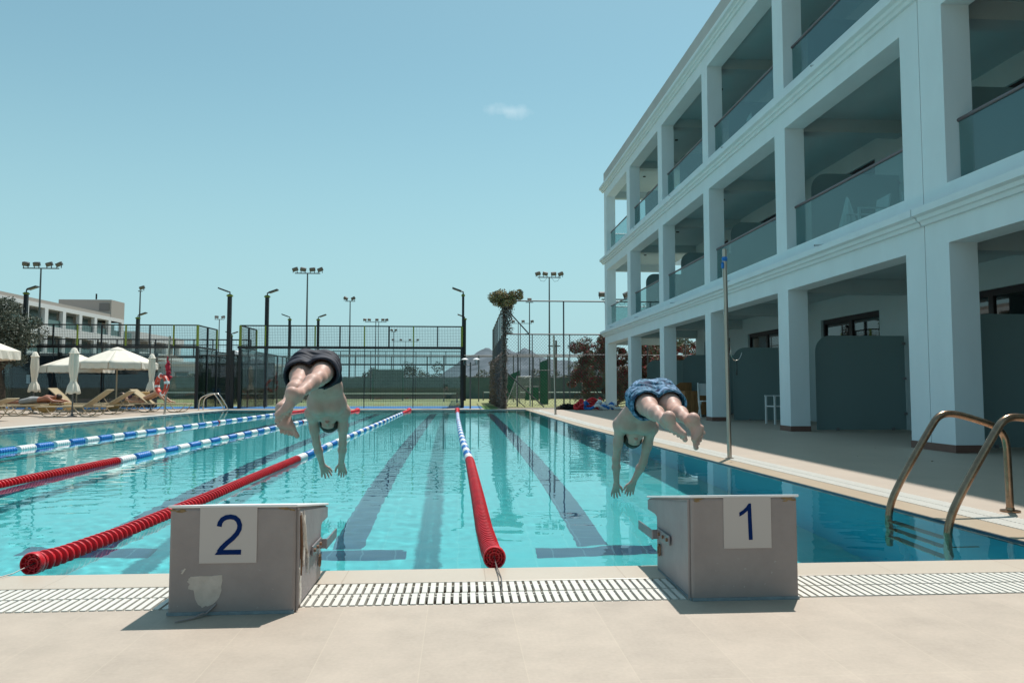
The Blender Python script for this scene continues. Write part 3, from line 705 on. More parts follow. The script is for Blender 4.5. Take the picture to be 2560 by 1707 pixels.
for (x, y, lab, h_) in ((3.02, 23.7, 'thin steel pole on the far right deck in front of the tall fence', 2.48),):
    p_ = thing('flag_pole', lab, 'pole', (x, y, 0), group='backstroke flag poles')
    c = MB(); c.tube([(0, 0, 0), (-.05, 0, h_)], .032, 12); c.lathe([(.032, .02), (.05, .015), (.05, .001)], (0, 0, 0), 12); c.build('pole_tube', M['steel'], p_, smooth=True)
    c = MB(); c.lathe([(.034, 0), (.036, .03), (.034, .04)], (-.048, 0, 2.36), 12); c.build('collar', M['chrome'], p_, smooth=True)
p_ = thing('flag_pole', 'steel pole beside the sun loungers carrying the lifebuoy', 'pole', (-9.36, 25.05, 0), group='backstroke flag poles')
c = MB(); c.tube([(0, 0, 0), (.1, 0, 2.49)], .032, 12); c.build('pole_tube', M['steel'], p_, smooth=True)
c = MB(); c.lathe([(.05, 0), (.05, .02), (.033, .03)], (0, 0, 0), 12); c.build('pole_foot', M['steel'], p_, smooth=True)
# rolled red flag string
t = thing('flag_bundle', 'rolled red flag string hanging on the pole above the lifebuoy', 'flags', (-9.27, 25.0, 1.2))
random.seed(2); c = MB(); pts = []; rs = []
for k in range(16):
    f = k / 15; pts.append((-.02 + .04 * math.sin(k * 1.9) * (.3 + f) + .06 * f, -.03 + .02 * math.sin(k * 2.3), .64 - .72 * f)); rs.append(.012 + .05 * min(1, f * 2) * random.uniform(.7, 1.15))
c.tube(pts, rs, 9); c.build('rolled_cloth', M['fabric_red'], t, smooth=60)
c = MB()
for k in range(9):
    x, y, z = pts[4 + k]; a = random.uniform(0, 6); c.add([(x, y, z), (x + .09 * math.cos(a), y + .05 * math.sin(a), z - .05), (x + .03 * math.cos(a), y - .02, z - .14)], [(0, 1, 2)])
c.build('flag', M['fabric_red'], t, fixn=False)
# lifebuoy
t = thing('lifebuoy', 'orange red lifebuoy with white bands hung on the pole by the loungers', 'lifebuoy', (-9.42, 24.93, .94), R(-38))
n, m_ = 48, 14; Rr, rr_ = .275, .085
for seg in range(8):
    is_w = seg % 2 == 1; a0 = 2 * math.pi * (seg // 2) / 4 + (0 if not is_w else R(74)) + R(20); span = R(74) if not is_w else R(16)
    pts = [(Rr * math.cos(a0 + span * k / 10), 0, Rr * math.sin(a0 + span * k / 10)) for k in range(11)]
    c = MB(); c.tube(pts, rr_ if not is_w else rr_ + .003, 12, flat=.75); c.build('band' if is_w else 'ring_section', M['white_p' if is_w else 'buoy'], t, smooth=True)
c = MB()
for q in range(4):
    a0 = 2 * math.pi * q / 4 + R(12); pts = [((Rr + .095 - .05 * math.sin(math.pi * k / 8)* (1 if q!=1 else 3)) * math.cos(a0 + R(90) * k / 8), -.03, (Rr + .095 - .05 * math.sin(math.pi * k / 8)* (1 if q!=1 else 3)) * math.sin(a0 + R(90) * k / 8)) for k in range(9)]; c.tube(pts, .009, 6)
c.build('grab_rope', M['white_p'], t)

# ------------------------------------------------------------------ bodies: one smooth surface from blended limbs
class Body:
    def __init__(s, lo, hi, h):
        s.lo = np.array(lo, float); s.h = h; s.n = np.ceil((np.array(hi, float) - s.lo) / h).astype(int) + 1
        s.F = np.full(s.n, 1e3, np.float32)
    def _sub(s, lo, hi):
        a = np.maximum(((np.array(lo) - s.lo) / s.h).astype(int), 0); b = np.minimum(((np.array(hi) - s.lo) / s.h).astype(int) + 2, s.n)
        sl_ = tuple(slice(i, j) for i, j in zip(a, b)); ax = [s.lo[i] + s.h * np.arange(a[i], b[i]) for i in range(3)]
        return sl_, np.meshgrid(*ax, indexing='ij')
    def _put(s, sl_, d, k, sub=False):
        A = s.F[sl_]; d = d.astype(np.float32)
        if sub: s.F[sl_] = np.maximum(A, -d); return
        if k > 0:
            hh = np.maximum(k - np.abs(A - d), 0); s.F[sl_] = np.minimum(A, d) - hh * hh / (4 * k)
        else: s.F[sl_] = np.minimum(A, d)
    def cone(s, a, b, ra, rb, k=.02, wide=None, flat=1., sub=False):
        """limb from a to b; wide/flat squash its section across the axis `wide`"""
        a = np.array(a, float); b = np.array(b, float); m = max(ra, rb) + k + .01
        if flat < 1: m = m * 1.0
        sl_, (X, Y, Z) = s._sub(np.minimum(a, b) - m, np.maximum(a, b) + m)
        if X.size == 0: return s
        ab = b - a; L2 = max(ab @ ab, 1e-9)
        px, py, pz = X - a[0], Y - a[1], Z - a[2]
        t = np.clip((px * ab[0] + py * ab[1] + pz * ab[2]) / L2, 0, 1)
        qx, qy, qz = px - t * ab[0], py - t * ab[1], pz - t * ab[2]
        if wide is not None:
            n = np.array(wide, float); n /= np.linalg.norm(n); dn = qx * n[0] + qy * n[1] + qz * n[2]; g_ = (1 / flat - 1) * dn
            qx, qy, qz = qx + g_ * n[0], qy + g_ * n[1], qz + g_ * n[2]
        d = np.sqrt(qx * qx + qy * qy + qz * qz) - (ra + (rb - ra) * t)
        if wide is not None: d = d * (flat * .5 + .5)
        s._put(sl_, d, k, sub); return s
    def ell(s, c, r, axes=None, k=.02, sub=False):
        c = np.array(c, float); r = np.array(r, float); m = r.max() + k + .01
        sl_, (X, Y, Z) = s._sub(c - m, c + m)
        if X.size == 0: return s
        A = np.eye(3) if axes is None else np.array(axes, float)
        p = np.stack([X - c[0], Y - c[1], Z - c[2]], -1) @ A.T / r
        k0 = np.sqrt((p ** 2).sum(-1)) + 1e-9; k1 = np.sqrt(((p / r) ** 2).sum(-1)) + 1e-9
        s._put(sl_, k0 * (k0 - 1) / k1, k, sub); return s
    def cut(s, p, n):
        """remove what lies beyond the plane through p with outward normal n"""
        ax = [s.lo[i] + s.h * np.arange(s.n[i]) for i in range(3)]; n = np.array(n, float); n /= np.linalg.norm(n)
        d = (ax[0][:, None, None] - p[0]) * n[0] + (ax[1][None, :, None] - p[1]) * n[1] + (ax[2][None, None, :] - p[2]) * n[2]
        s.F = np.maximum(s.F, d.astype(np.float32)); return s
    def mesh(s):
        F = s.F; S_ = F < 0; nx, ny, nz = F.shape
        cnt = np.zeros((nx - 1, ny - 1, nz - 1), np.int8)
        for i in (0, 1):
            for j in (0, 1):
                for k in (0, 1): cnt += S_[i:nx - 1 + i, j:ny - 1 + j, k:nz - 1 + k]
        act = (cnt > 0) & (cnt < 8); ids = np.argwhere(act); idx = np.full(act.shape, -1, np.int64); idx[act] = np.arange(len(ids))
        acc = np.zeros((len(ids), 3)); num = np.zeros(len(ids)); C8 = [(i, j, k) for i in (0, 1) for j in (0, 1) for k in (0, 1)]
        i0, j0, k0 = ids.T
        for a in C8:
            for ax in range(3):
                if a[ax]: continue
                b = list(a); b[ax] = 1
                fa = F[i0 + a[0], j0 + a[1], k0 + a[2]]; fb = F[i0 + b[0], j0 + b[1], k0 + b[2]]; x = (fa < 0) != (fb < 0)
                t = np.where(x, fa / np.where(x, fa - fb, 1), 0); P = np.array(a, float) + np.zeros((len(ids), 3)); P[:, ax] += t
                acc[x] += P[x]; num += x
        V = s.lo + s.h * (ids + acc / np.maximum(num, 1)[:, None]); Q = []
        for ax in range(3):
            o1, o2 = [q for q in range(3) if q != ax]
            a = S_; sh = [slice(None)] * 3; sh2 = [slice(None)] * 3; sh[ax] = slice(0, -1); sh2[ax] = slice(1, None)
            e = a[tuple(sh)] != a[tuple(sh2)]; inside = a[tuple(sh)]; pos = np.argwhere(e)
            pos = pos[(pos[:, o1] > 0) & (pos[:, o2] > 0) & (pos[:, o1] < F.shape[o1] - 1) & (pos[:, o2] < F.shape[o2] - 1)]
            ins = inside[tuple(pos.T)]
            def c(d1, d2):
                p = pos.copy(); p[:, o1] -= d1; p[:, o2] -= d2; return idx[tuple(p.T)]
            q = np.stack([c(1, 1), c(0, 1), c(0, 0), c(1, 0)], 1)
            flip = ins if ax != 1 else ~ins
            q[~flip] = q[~flip][:, ::-1]; Q.append(q)
        return V, np.concatenate(Q)
def relax(V, Q, it=2):
    for _ in range(it):
        acc = np.zeros_like(V); num = np.zeros(len(V))
        for a, b in ((0, 1), (1, 2), (2, 3), (3, 0)):
            np.add.at(acc, Q[:, a], V[Q[:, b]]); np.add.at(acc, Q[:, b], V[Q[:, a]]); np.add.at(num, Q[:, a], 1); np.add.at(num, Q[:, b], 1)
        V = V * .5 + .5 * acc / np.maximum(num, 1)[:, None]
    return V
def body_obj(name, B, m, par, off, it=2, noise=None):
    V, Q = B.mesh(); V = relax(V, Q, it)
    if noise is not None: V = noise(V)
    return arr_mesh(name, V - np.array(off), Q, m, par, smooth=True)
def unit(v): v = np.array(v, float); return v / np.linalg.norm(v)

def hand(B, wr, tip, palm_n, thumb, spread=.16, curl=.25, s=1.):
    """palm, four fingers of unequal length with two bends each, and a thumb leaving the side of the palm"""
    wr = np.array(wr, float); f = unit(np.array(tip) - wr); n = unit(np.array(palm_n) - f * (np.array(palm_n) @ f)); sd = np.cross(n, f)
    sd = sd if sd @ np.array(thumb) > 0 else -sd          # towards the thumb
    pl = .078 * s
    B.cone(wr - f * .02, wr + f * .01, .021 * s, .022 * s, .012, n, .8)
    for o, L in ((-.026, .92), (-.009, 1.), (.009, 1.), (.026, .95)):
        B.cone(wr + f * .012 + sd * o * .55 * s, wr + f * pl * L + sd * o * s, .015 * s, .0115 * s, .012, n, .85)
    for o, L, sp in ((-.029, .050, -1.3), (-.0105, .066, -.45), (.0095, .072, .35), (.028, .063, 1.1)):
        p0 = wr + f * pl * (.9 if abs(o) < .02 else .86) + sd * o * s; d = unit(f + sd * spread * sp + n * curl * .25)
        p1 = p0 + d * L * .48 * s; d2 = unit(d + n * curl); p2 = p1 + d2 * L * .32 * s; d3 = unit(d2 + n * curl); p3 = p2 + d3 * L * .24 * s
        B.cone(p0, p1, .0098 * s, .0088 * s, .004); B.cone(p1, p2, .0088 * s, .0080 * s, .003); B.cone(p2, p3, .0080 * s, .0066 * s, .003)
    p0 = wr + f * .022 * s + sd * .018 * s; p1 = p0 + unit(sd * .9 + f * .75 + n * .3) * .036 * s; p2 = p1 + unit(sd * .45 + f + n * .25) * .028 * s; p3 = p2 + unit(sd * .1 + f + n * .3) * .020 * s
    B.cone(p0, p1, .015 * s, .0115 * s, .008); B.cone(p1, p2, .0112 * s, .0098 * s, .003); B.cone(p2, p3, .0098 * s, .0075 * s, .003)
def foot(B, ank, heel, ball, toe_big, toe_small, sole_n, s=1.):
    """heel pad, arch, ball and five unequal toes; sole_n points out of the sole"""
    ank, heel, ball, tb, ts = [np.array(p, float) for p in (ank, heel, ball, toe_big, toe_small)]; n = unit(sole_n)
    inner = unit(tb - ts); fw = unit(ball - heel)
    B.ell(heel + fw * .012 - n * .008, (.031 * s, .031 * s, .031 * s), k=.02)
    B.cone(ank, heel + fw * .02 - n * .015, .031 * s, .029 * s, .03)
    B.cone(heel + fw * .03 - n * .018 - inner * .008, ball - fw * .03 - n * .014 - inner * .012, .024 * s, .022 * s, .02)
    B.cone(ank + fw * .03 + n * .0, ball - fw * .02 - n * .020, .027 * s, .019 * s, .025)
    for q in range(5):
        f = q / 4; mt = ball + inner * (.034 - .068 * f) * s - fw * (.004 + .020 * f) * s - n * .010
        B.cone(ank * .35 + heel * .65 + fw * .07 * s - n * .03, mt, .017 * s, (.0185 - .004 * f) * s, .014)
        tip = tb * (1 - f) + ts * f + fw * .012 * math.sin(math.pi * f) ; r = (.0150, .0104, .0098, .0094, .0094)[q] * s; tip = tip + inner * (.008 - .016 * f) * s + fw * (.006, .004, .002, .0, -.002)[q]; tip = mt + (tip - mt) * (.80, .62, .58, .56, .55)[q]
        mid = mt + (tip - mt) * .55 - n * .004; B.cone(mt, mid, r * .95, r * .80, .003); B.cone(mid, tip, r * .80, r, .001)
def head(B, c, up, face, s=1.):
    """skull, jaw, nose, brow, eyes sockets, lips and ears; up = crown direction, face = where it looks"""
    c = np.array(c, float); up = unit(up); f = unit(np.array(face) - up * (np.array(face) @ up)); sd = np.cross(up, f); A = [sd, f, up]
    P = lambda x, y, z: c + (sd * x + f * y + up * z) * s
    B.ell(P(0, -.008, .022), (.070 * s, .088 * s, .078 * s), A, k=.0)
    B.ell(P(0, .018, -.035), (.056 * s, .064 * s, .066 * s), A, k=.03); B.ell(P(0, .045, -.078), (.028 * s, .024 * s, .022 * s), A, k=.03)
    B.ell(P(0, .074, .018), (.045 * s, .012 * s, .014 * s), A, k=.018)
    for q in (-1, 1):
        B.ell(P(q * .030, .084, -.002), (.014 * s, .009 * s, .009 * s), A, k=.006, sub=True); B.ell(P(q * .030, .070, -.002), (.012 * s, .012 * s, .010 * s), A, k=.004)
        B.ell(P(q * .072, -.004, -.012), (.009 * s, .018 * s, .030 * s), A, k=.008); B.ell(P(q * .040, .058, -.035), (.022 * s, .016 * s, .020 * s), A, k=.015)
        B.ell(P(q * .011, .090, -.034), (.009 * s, .008 * s, .007 * s), A, k=.006)
    B.cone(P(0, .078, .006), P(0, .098, -.030), .008 * s, .011 * s, .008)
    B.ell(P(0, .080, -.055), (.022 * s, .010 * s, .005 * s), A, k=.005); B.ell(P(0, .078, -.064), (.018 * s, .010 * s, .006 * s), A, k=.005)
    return P, A
def hair_cap(name, c, up, face, s, par, off, h=.006, grow=.010, back=-.02):
    c = np.array(c, float); up = unit(up); f = unit(np.array(face) - up * (np.array(face) @ up)); sd = np.cross(up, f); A = [sd, f, up]
    B = Body(c - .16 * s, c + .16 * s, h); B.ell(c + (-f * .010 + up * .026) * s, ((.070 + grow) * s, (.088 + grow) * s, (.078 + grow) * s), A, k=0)
    B.ell(c + (-f * .045 - up * .03) * s, (.055 * s, .045 * s, .05 * s), A, k=.02)
    B.ell(c + (f * .095 - up * .045) * s, (.075 * s, .070 * s, .085 * s), A, sub=True)
    B.ell(c + (-up * .105 + f * .02) * s, (.09 * s, .10 * s, .05 * s), A, sub=True)
    def nz(V):
        q = V * 160; return V + (np.sin(q[:, [1, 2, 0]] * 1.1) * np.sin(q[:, [2, 0, 1]] * .7))[:, :3] * .0018
    return body_obj(name, B, M['hair'], par, off, 1, nz)

def diver(label, P, shorts_m, inner_side, h=.0041):
    """P: joints in metres. The body hangs head down beyond hips that are the highest point, legs trailing to the camera."""
    V_ = lambda k: np.array(P[k], float)
    allp = np.array([P[k] for k in P if isinstance(P[k], tuple) and not k.startswith(('sole', 'face'))]); lo = allp.min(0) - .17; hi = allp.max(0) + .17
    base = (float(V_('pelv')[0]), float(V_('pelv')[1]), 0.)
    t = thing('person', label, 'person', base)
    B = Body(lo, hi, h)
    hl, hr, pel, wa, ch, sl_, sr_ = [V_(k) for k in ('hipL', 'hipR', 'pelv', 'waist', 'chest', 'shL', 'shR')]
    across = unit(hr - hl); down = unit(ch - pel); front = np.cross(across, down); front = front if front[1] < 0 else -front   # belly side faces the camera
    sa = unit(sr_ - sl_); mid_sh = (sl_ + sr_) / 2; nk = mid_sh + down * .0
    # torso: pelvis, belly, rib cage, shoulder girdle
    B.cone(hl + across * .02, hr - across * .02, .092, .092, .03)
    for o in (-.052, .052):
        B.cone(pel + across * o, wa + across * o * .82, .082, .064, .05, front, .82)
        B.cone(wa + across * o * .82, ch + sa * o * 1.05, .064, .076, .05, front, .85)
        B.cone(ch + sa * o * 1.05, mid_sh + sa * o * 1.1 - down * .02, .076, .060, .05, front, .82)
    B.cone((sl_ + mid_sh) / 2, sl_ - down * .0, .052, .045, .04); B.cone((sr_ + mid_sh) / 2, sr_, .052, .045, .04)
    for o in (-.055, .055):   # chest muscles, shoulder blades
        B.ell(ch + sa * o + front * .045 + down * .015, (.055, .055, .05), k=.04)
        B.ell(ch + sa * o - front * .05 + down * .02, (.045, .04, .05), k=.04)
    # arms
    for q in 'LR':
        s_, e, w__, fi = V_('sh' + q), V_('el' + q), V_('wr' + q), V_('fi' + q)
        B.ell(s_, (.046, .046, .046), k=.03)
        B.cone(s_, s_ * .45 + e * .55, .040, .034, .03); B.cone(s_ * .55 + e * .45, e, .035, .0275, .02)
        mid = e * .68 + w__ * .32; B.cone(e, mid, .0275, .030, .02); B.cone(mid, w__, .0295, .0195, .02)
        th = (-sa if q == 'R' else sa); hand(B, w__, fi, front * 1.0 + th * .2, th, s=.86, spread=.22 if q == 'L' else .10, curl=.35)
    # legs: the two lower legs are blended apart from each other so the feet never melt together
    G0 = B
    for q in 'LR':
        B = G0; hp_, kn, an = V_('hip' + q), V_('knee' + q), V_('ank' + q)
        B.cone(hp_, kn * .6 + hp_ * .4, .086, .066, .03); B.cone(hp_ * .45 + kn * .55, kn, .067, .046, .03)
        B.ell(kn, (.046, .046, .046), k=.03)
        B = Body(lo, hi, h); B.cone(hp_ * .2 + kn * .8, kn, .052, .046, .0)
        cf = kn * .68 + an * .32; up = np.array([0, .15, 1.]); B.cone(kn, cf + up * .008, .046, .047, .03); B.cone(cf + up * .006, kn * .3 + an * .7, .047, .032, .03); B.cone(kn * .32 + an * .68, an, .036, .027, .02)
        foot(B, an, V_('heel' + q), V_('ball' + q), V_('toe' + q), V_('toe5' + q), P['sole' + q], s=P.get('fs', .95))
        for sgn in (-1, 1): B.ell(an + across * sgn * .026, (.012, .012, .014), k=.012)
        dd_ = G0.F - B.F; kk = .012; hh_ = np.maximum(kk - np.abs(dd_), 0); G0.F = np.minimum(G0.F, B.F) - hh_ * hh_ / (4 * kk)
    B = G0
    # hollow along the breastbone, armpits and navel
    B.ell(wa + front * .070, (.007, .007, .009), k=0, sub=True)
    hc = V_('head'); cr = V_('crown'); up = unit(cr - hc); fc = P['face']; B.cone(mid_sh - down * .03, hc - up * .05, .048, .042, .03)
    head(B, hc, up, fc, .92)
    body = body_obj('body', B, M['skin'], t, base, 1)
    hair_cap('hair', hc, up, fc, .92, t, base)
    # shorts: a loose shell, open and dark at the legs
    G = Body(np.minimum(np.minimum(hl, hr), wa) - .24, np.maximum(np.maximum(hl, hr), wa) + .24, .006)
    wtop = pel * .30 + wa * .70
    for o in (-.060, .060): G.cone(pel + across * o, wtop + across * o * .85, .100, .082, .04, front, .9)
    G.cone(hl + across * .02, hr - across * .02, .110, .110, .03)
    hems = []
    for q in 'LR':
        hp_, kn = V_('hip' + q), V_('knee' + q); d_ = unit(kn - hp_); f = P.get('sl', .19); e = hp_ + d_ * f
        G.cone(hp_, e + d_ * .05, .106, P.get('flare', .112), .02); hems.append((e, d_))
    for (e, d_), q in zip(hems, 'LR'):
        G.cone(V_('hip' + q) + d_ * .07, e + d_ * .06, .080, P.get('flare', .112) - .010, 0, sub=True)
    # cut the legs at their hems and the waist at the band
    for e, d_ in hems:
        n = d_; m_ = .16; s3, (X, Y, Z) = G._sub(e - .22, e + .22); dd = (X - e[0]) * n[0] + (Y - e[1]) * n[1] + (Z - e[2]) * n[2]
        rad = np.sqrt(np.maximum((X - e[0]) ** 2 + (Y - e[1]) ** 2 + (Z - e[2]) ** 2 - dd * dd, 0)); dd = np.where(rad < .17, dd, -1.)
        G.F[s3] = np.maximum(G.F[s3], dd.astype(np.float32))
    G.cut(wtop + down * .02, down)
    def crumple(V):
        q = V - pel; a = q @ across; b = q @ np.array([0, 1., 0]); c_ = q[:, 2]
        ds = .0035 * np.sin(60 * a + 9 * np.sin(22 * b + 3)) + .004 * np.sin(38 * c_ + 25 * a) + .003 * np.sin(80 * b + 30 * c_)
        return V + (q / np.maximum(np.linalg.norm(q, axis=1), 1e-3)[:, None]) * ds[:, None]
    body_obj('swim_shorts', G, shorts_m, t, base, 2, crumple)
    return t
D2 = dict(hipL=(-1.075, 5.35, .985), hipR=(-.918, 5.35, .985), pelv=(-1.0, 5.39, 1.005), waist=(-.945, 5.50, .848), chest=(-.953, 5.60, .729), shL=(-1.068, 5.66, .655), shR=(-.845, 5.66, .668),
  kneeR=(-.913, 5.03, .900), ankR=(-.978, 4.72, .800), heelR=(-.998, 4.655, .820), ballR=(-1.050, 4.655, .690), toeR=(-1.078, 4.68, .640), toe5R=(-1.020, 4.69, .668), soleR=(-.1, -1, -.15),
  kneeL=(-1.045, 5.05, .865), ankL=(-1.072, 4.83, .733), heelL=(-1.094, 4.79, .728), ballL=(-1.060, 4.78, .588), toeL=(-.998, 4.795, .536), toe5L=(-1.066, 4.795, .530), soleL=(-.1, -1, -.1),
  elL=(-1.061, 5.82, .421), wrL=(-1.039, 5.95, .249), fiL=(-1.010, 6.02, .150), elR=(-.868, 5.82, .420), wrR=(-.896, 5.95, .263), fiR=(-.890, 6.02, .151),
  head=(-.954, 5.72, .606), crown=(-.957, 5.755, .549), face=(0, -1, -.1), sl=.20, flare=.116, fs=1.12)
diver('boy in plain dark navy swim shorts diving head first over the second lane', D2, M['shorts_navy'], 0)
D1 = dict(hipL=(1.268, 5.25, .765), hipR=(1.435, 5.25, .785), pelv=(1.357, 5.29, .805), waist=(1.285, 5.38, .664), chest=(1.283, 5.45, .60), shL=(1.175, 5.50, .572), shR=(1.405, 5.50, .550),
  kneeL=(1.270, 4.94, .684), ankL=(1.280, 4.66, .636), heelL=(1.272, 4.590, .668), ballL=(1.340, 4.60, .560), toeL=(1.378, 4.61, .522), toe5L=(1.315, 4.64, .545), soleL=(-.45, -.75, -.45),
  kneeR=(1.430, 4.95, .678), ankR=(1.442, 4.68, .633), heelR=(1.441, 4.615, .662), ballR=(1.474, 4.60, .545), toeR=(1.462, 4.61, .472), toe5R=(1.518, 4.62, .522), soleR=(.05, -1, -.05),
  elL=(1.174, 5.65, .307), wrL=(1.196, 5.75, .115), fiL=(1.194, 5.80, .020), elR=(1.380, 5.65, .287), wrR=(1.326, 5.75, .127), fiR=(1.300, 5.80, .035),
  head=(1.286, 5.56, .490), crown=(1.280, 5.60, .436), face=(0, -1, -.1), sl=.185, flare=.110, fs=1.10)
diver('boy in blue patterned swim shorts diving head first near the right side of the pool', D1, M['shorts_blue'], 0)

# sunbathers
def lying(label, P, m, clothes, off, hair_face, s=1., extra=None):
    t = thing('person', label, 'person', off); V_ = lambda k: np.array(P[k], float)
    allp = np.array([v for v in P.values()]); B = Body(allp.min(0) - .2, allp.max(0) + .2, .012)
    B.cone(V_('hip'), V_('waist'), .12, .10, .05, (0, 0, 1), .8); B.cone(V_('waist'), V_('chest'), .10, .135, .05, (0, 0, 1), .8); B.cone(V_('chest'), V_('neck'), .12, .06, .05)
    up = unit(V_('head') - V_('neck')); B.cone(V_('neck'), V_('head'), .05, .05, .02); head(B, V_('head'), up, hair_face, 1.)
    for q in ('1', '2'):
        B.cone(V_('hip' ) + [0, (-.07 if q == '1' else .07), 0], V_('knee' + q), .085, .052, .03); B.cone(V_('knee' + q), V_('ank' + q), .055, .033, .03); B.cone(V_('ank' + q), V_('toe' + q), .032, .022, .02)
        B.cone(V_('sh' + q), V_('el' + q), .048, .036, .03); B.cone(V_('el' + q), V_('wr' + q), .036, .024, .02)
        w_ = V_('wr' + q); f = unit(w_ - V_('el' + q)); hand(B, w_, w_ + f, (0, 0, -1), (0, 1 if q == '1' else -1, .2))
    body_obj('body', B, m, t, off); hair_cap('hair', V_('head'), up, hair_face, 1.05, t, off, .009, .014)
    for nm, mm, cones in clothes:
        G = Body(allp.min(0) - .2, allp.max(0) + .2, .012)
        for c in cones: G.cone(*c)
        body_obj(nm, G, mm, t, off)
    return t
# ------------------------------------------------------------------ loungers
def lounger(loc, rz, label, back=38, towel=None):
    t = thing('sun_lounger', label, 'sun lounger', loc, rz, 'sun loungers beside the pool')
    # local x from foot (0) to head; hinge at 1.3
    hh, hx = .30, 1.28; a = R(back); L = .78; Wd = .30
    bx, bz = math.cos(a), math.sin(a)
    c = MB(); c.box((.02, -Wd + .02, hh - .012), (hx, Wd - .02, hh)); c.build('seat', M['sling'], t)
    c = MB(); rot = Matrix.Rotation(-a, 3, 'Y'); c.obox((hx + bx * L / 2, 0, hh + bz * L / 2), (L, 2 * Wd - .04, .012), rot); c.build('backrest', M['sling'], t)
    c = MB()
    for y in (-Wd, Wd):
        c.tube([(0, y, hh - .01), (hx + .62, y, hh - .01)], .017, 8); c.tube([(hx, y, hh + .004), (hx + bx * L, y, hh + bz * L)], .015, 8)
    c.tube([(0, -Wd, hh - .01), (0, Wd, hh - .01)], .017, 8); c.tube([(hx + bx * L, -Wd, hh + bz * L), (hx + bx * L, Wd, hh + bz * L)], .015, 8)
    c.tube([(hx + .62, -Wd, hh - .01), (hx + .62, Wd, hh - .01)], .015, 8); c.build('frame', M['frame_t'], t, smooth=True)
    for y in (-Wd - .01, Wd + .01):     # curved sled legs
        for x0, x1 in ((.04, .78), (1.02, 1.74)):
            P = smooth_path([(x0, y, hh - .02), (x0 + .12, y, .10), (x0 + .24, y, .016), (x1 - .24, y, .016), (x1 - .12, y, .10), (x1, y, hh - .02)], it=3)
            c = MB(); c.tube(P, .013, 6); c.build('leg', M['frame_t'], t, smooth=True)
    for y in (-Wd + .02, Wd - .02):
        c = MB(); c.tube([(hx + bx * L * .55, y, hh + bz * L * .55), (hx + .52, y, hh - .01)], .010, 6); c.build('back_stay', M['frame_t'], t)
    if towel:
        tw = thing('towel', towel, 'towel', loc, rz); c = MB()
        prof = [(hx - 1.0, hh + .006)] + [(hx, hh + .010)] + [(hx + bx * L * f, hh + bz * L * f + .012) for f in (.3, .6, 1.0)] + [(hx + bx * L + .03, hh + bz * L - .02), (hx + bx * L + .02, hh + bz * L - .25)]
        q = prof + [(x, z - .006 if z > .1 else z) for x, z in prof[::-1]]
        c.prism(q, 'y', -Wd - .03, Wd + .02); c.build('towel_cloth', M['towel'], tw)
        c = MB(); c.prism([(hx - .6, hh + .002), (hx - .05, hh + .004), (hx - .1, hh - .20), (hx - .5, hh - .22)], 'y', -Wd - .042, -Wd - .034); c.build('towel_fold', M['towel'], tw)
    return t
lounger((-12.10, 22.95, 0), R(6), 'tan sun lounger with raised back beside the nearest closed parasol')
lounger((-12.35, 25.0, 0), R(4), 'tan sun lounger, second from the pool edge, its back raised to the right', 33)
lounger((-9.25, 27.0, 0), R(180), 'tan sun lounger under the lying woman, its back raised to the left', 38)
lounger((-14.75, 25.5, 0), R(2), 'flat tan sun lounger under the man lying face down', 3)
lounger((-12.2, 27.5, 0), R(181), 'sun lounger behind the face down man, back raised to the left', 42)
lounger((-14.5, 23.7, 0), R(5), 'empty flat sun lounger near the left frame edge in front of the sunbathing man', 2)
lounger((-13.3, 20.1, 0), R(2), 'sun lounger cut off by the left frame edge, closest to the pool', 20)
lounger((-13.3, 28.6, 0), R(-3), 'sun lounger draped with a tan towel behind the front loungers', 30, towel='tan towel draped over the sun lounger at the back')
tw = thing('towel', 'tan towel hanging off the lounger beneath the face down man', 'towel', (-13.0, 25.2, 0))
c = MB(); zz = .318; pts = [(-.9, zz), (.45, zz + .02), (.47, zz - .02), (.46, .12)]; c.prism(pts + [(x - .004, z_ + .008) for x, z_ in pts[::-1]], 'y', 0.0, .62); c.build('towel_cloth', M['towel'], tw)
c = MB(); c.prism([(-.62, zz), (.25, zz), (.20, .10), (-.1, .04), (-.5, .16)], 'y', -.02, -.01); c.build('towel_fold', M['towel'], tw)
PA = dict(hip=(-13.66, 25.5, .44), waist=(-13.45, 25.5, .45), chest=(-13.2, 25.5, .49), neck=(-12.98, 25.46, .52), head=(-12.84, 25.42, .55), knee1=(-14.05, 25.42, .38), knee2=(-14.05, 25.58, .38), ank1=(-14.44, 25.40, .37), ank2=(-14.44, 25.6, .37), toe1=(-14.58, 25.4, .35), toe2=(-14.58, 25.62, .35),
  sh1=(-13.08, 25.30, .52), el1=(-12.86, 25.14, .42), wr1=(-12.66, 25.28, .40), sh2=(-13.08, 25.70, .52), el2=(-12.86, 25.88, .42), wr2=(-12.66, 25.72, .40))
lying('sunburnt man in pale grey shorts lying face down on a lounger', PA, M['skin_tan'], [('shorts', M['shorts_grey'], [((-13.68, 25.5, .445), (-13.52, 25.5, .455), .145, .125, .03, (0, 0, 1), .82), ((-13.70, 25.43, .43), (-13.95, 25.42, .39), .105, .090, .03), ((-13.70, 25.57, .43), (-13.95, 25.58, .39), .105, .090, .03)])], (-13.5, 25.5, 0), (.1, -.8, .3))
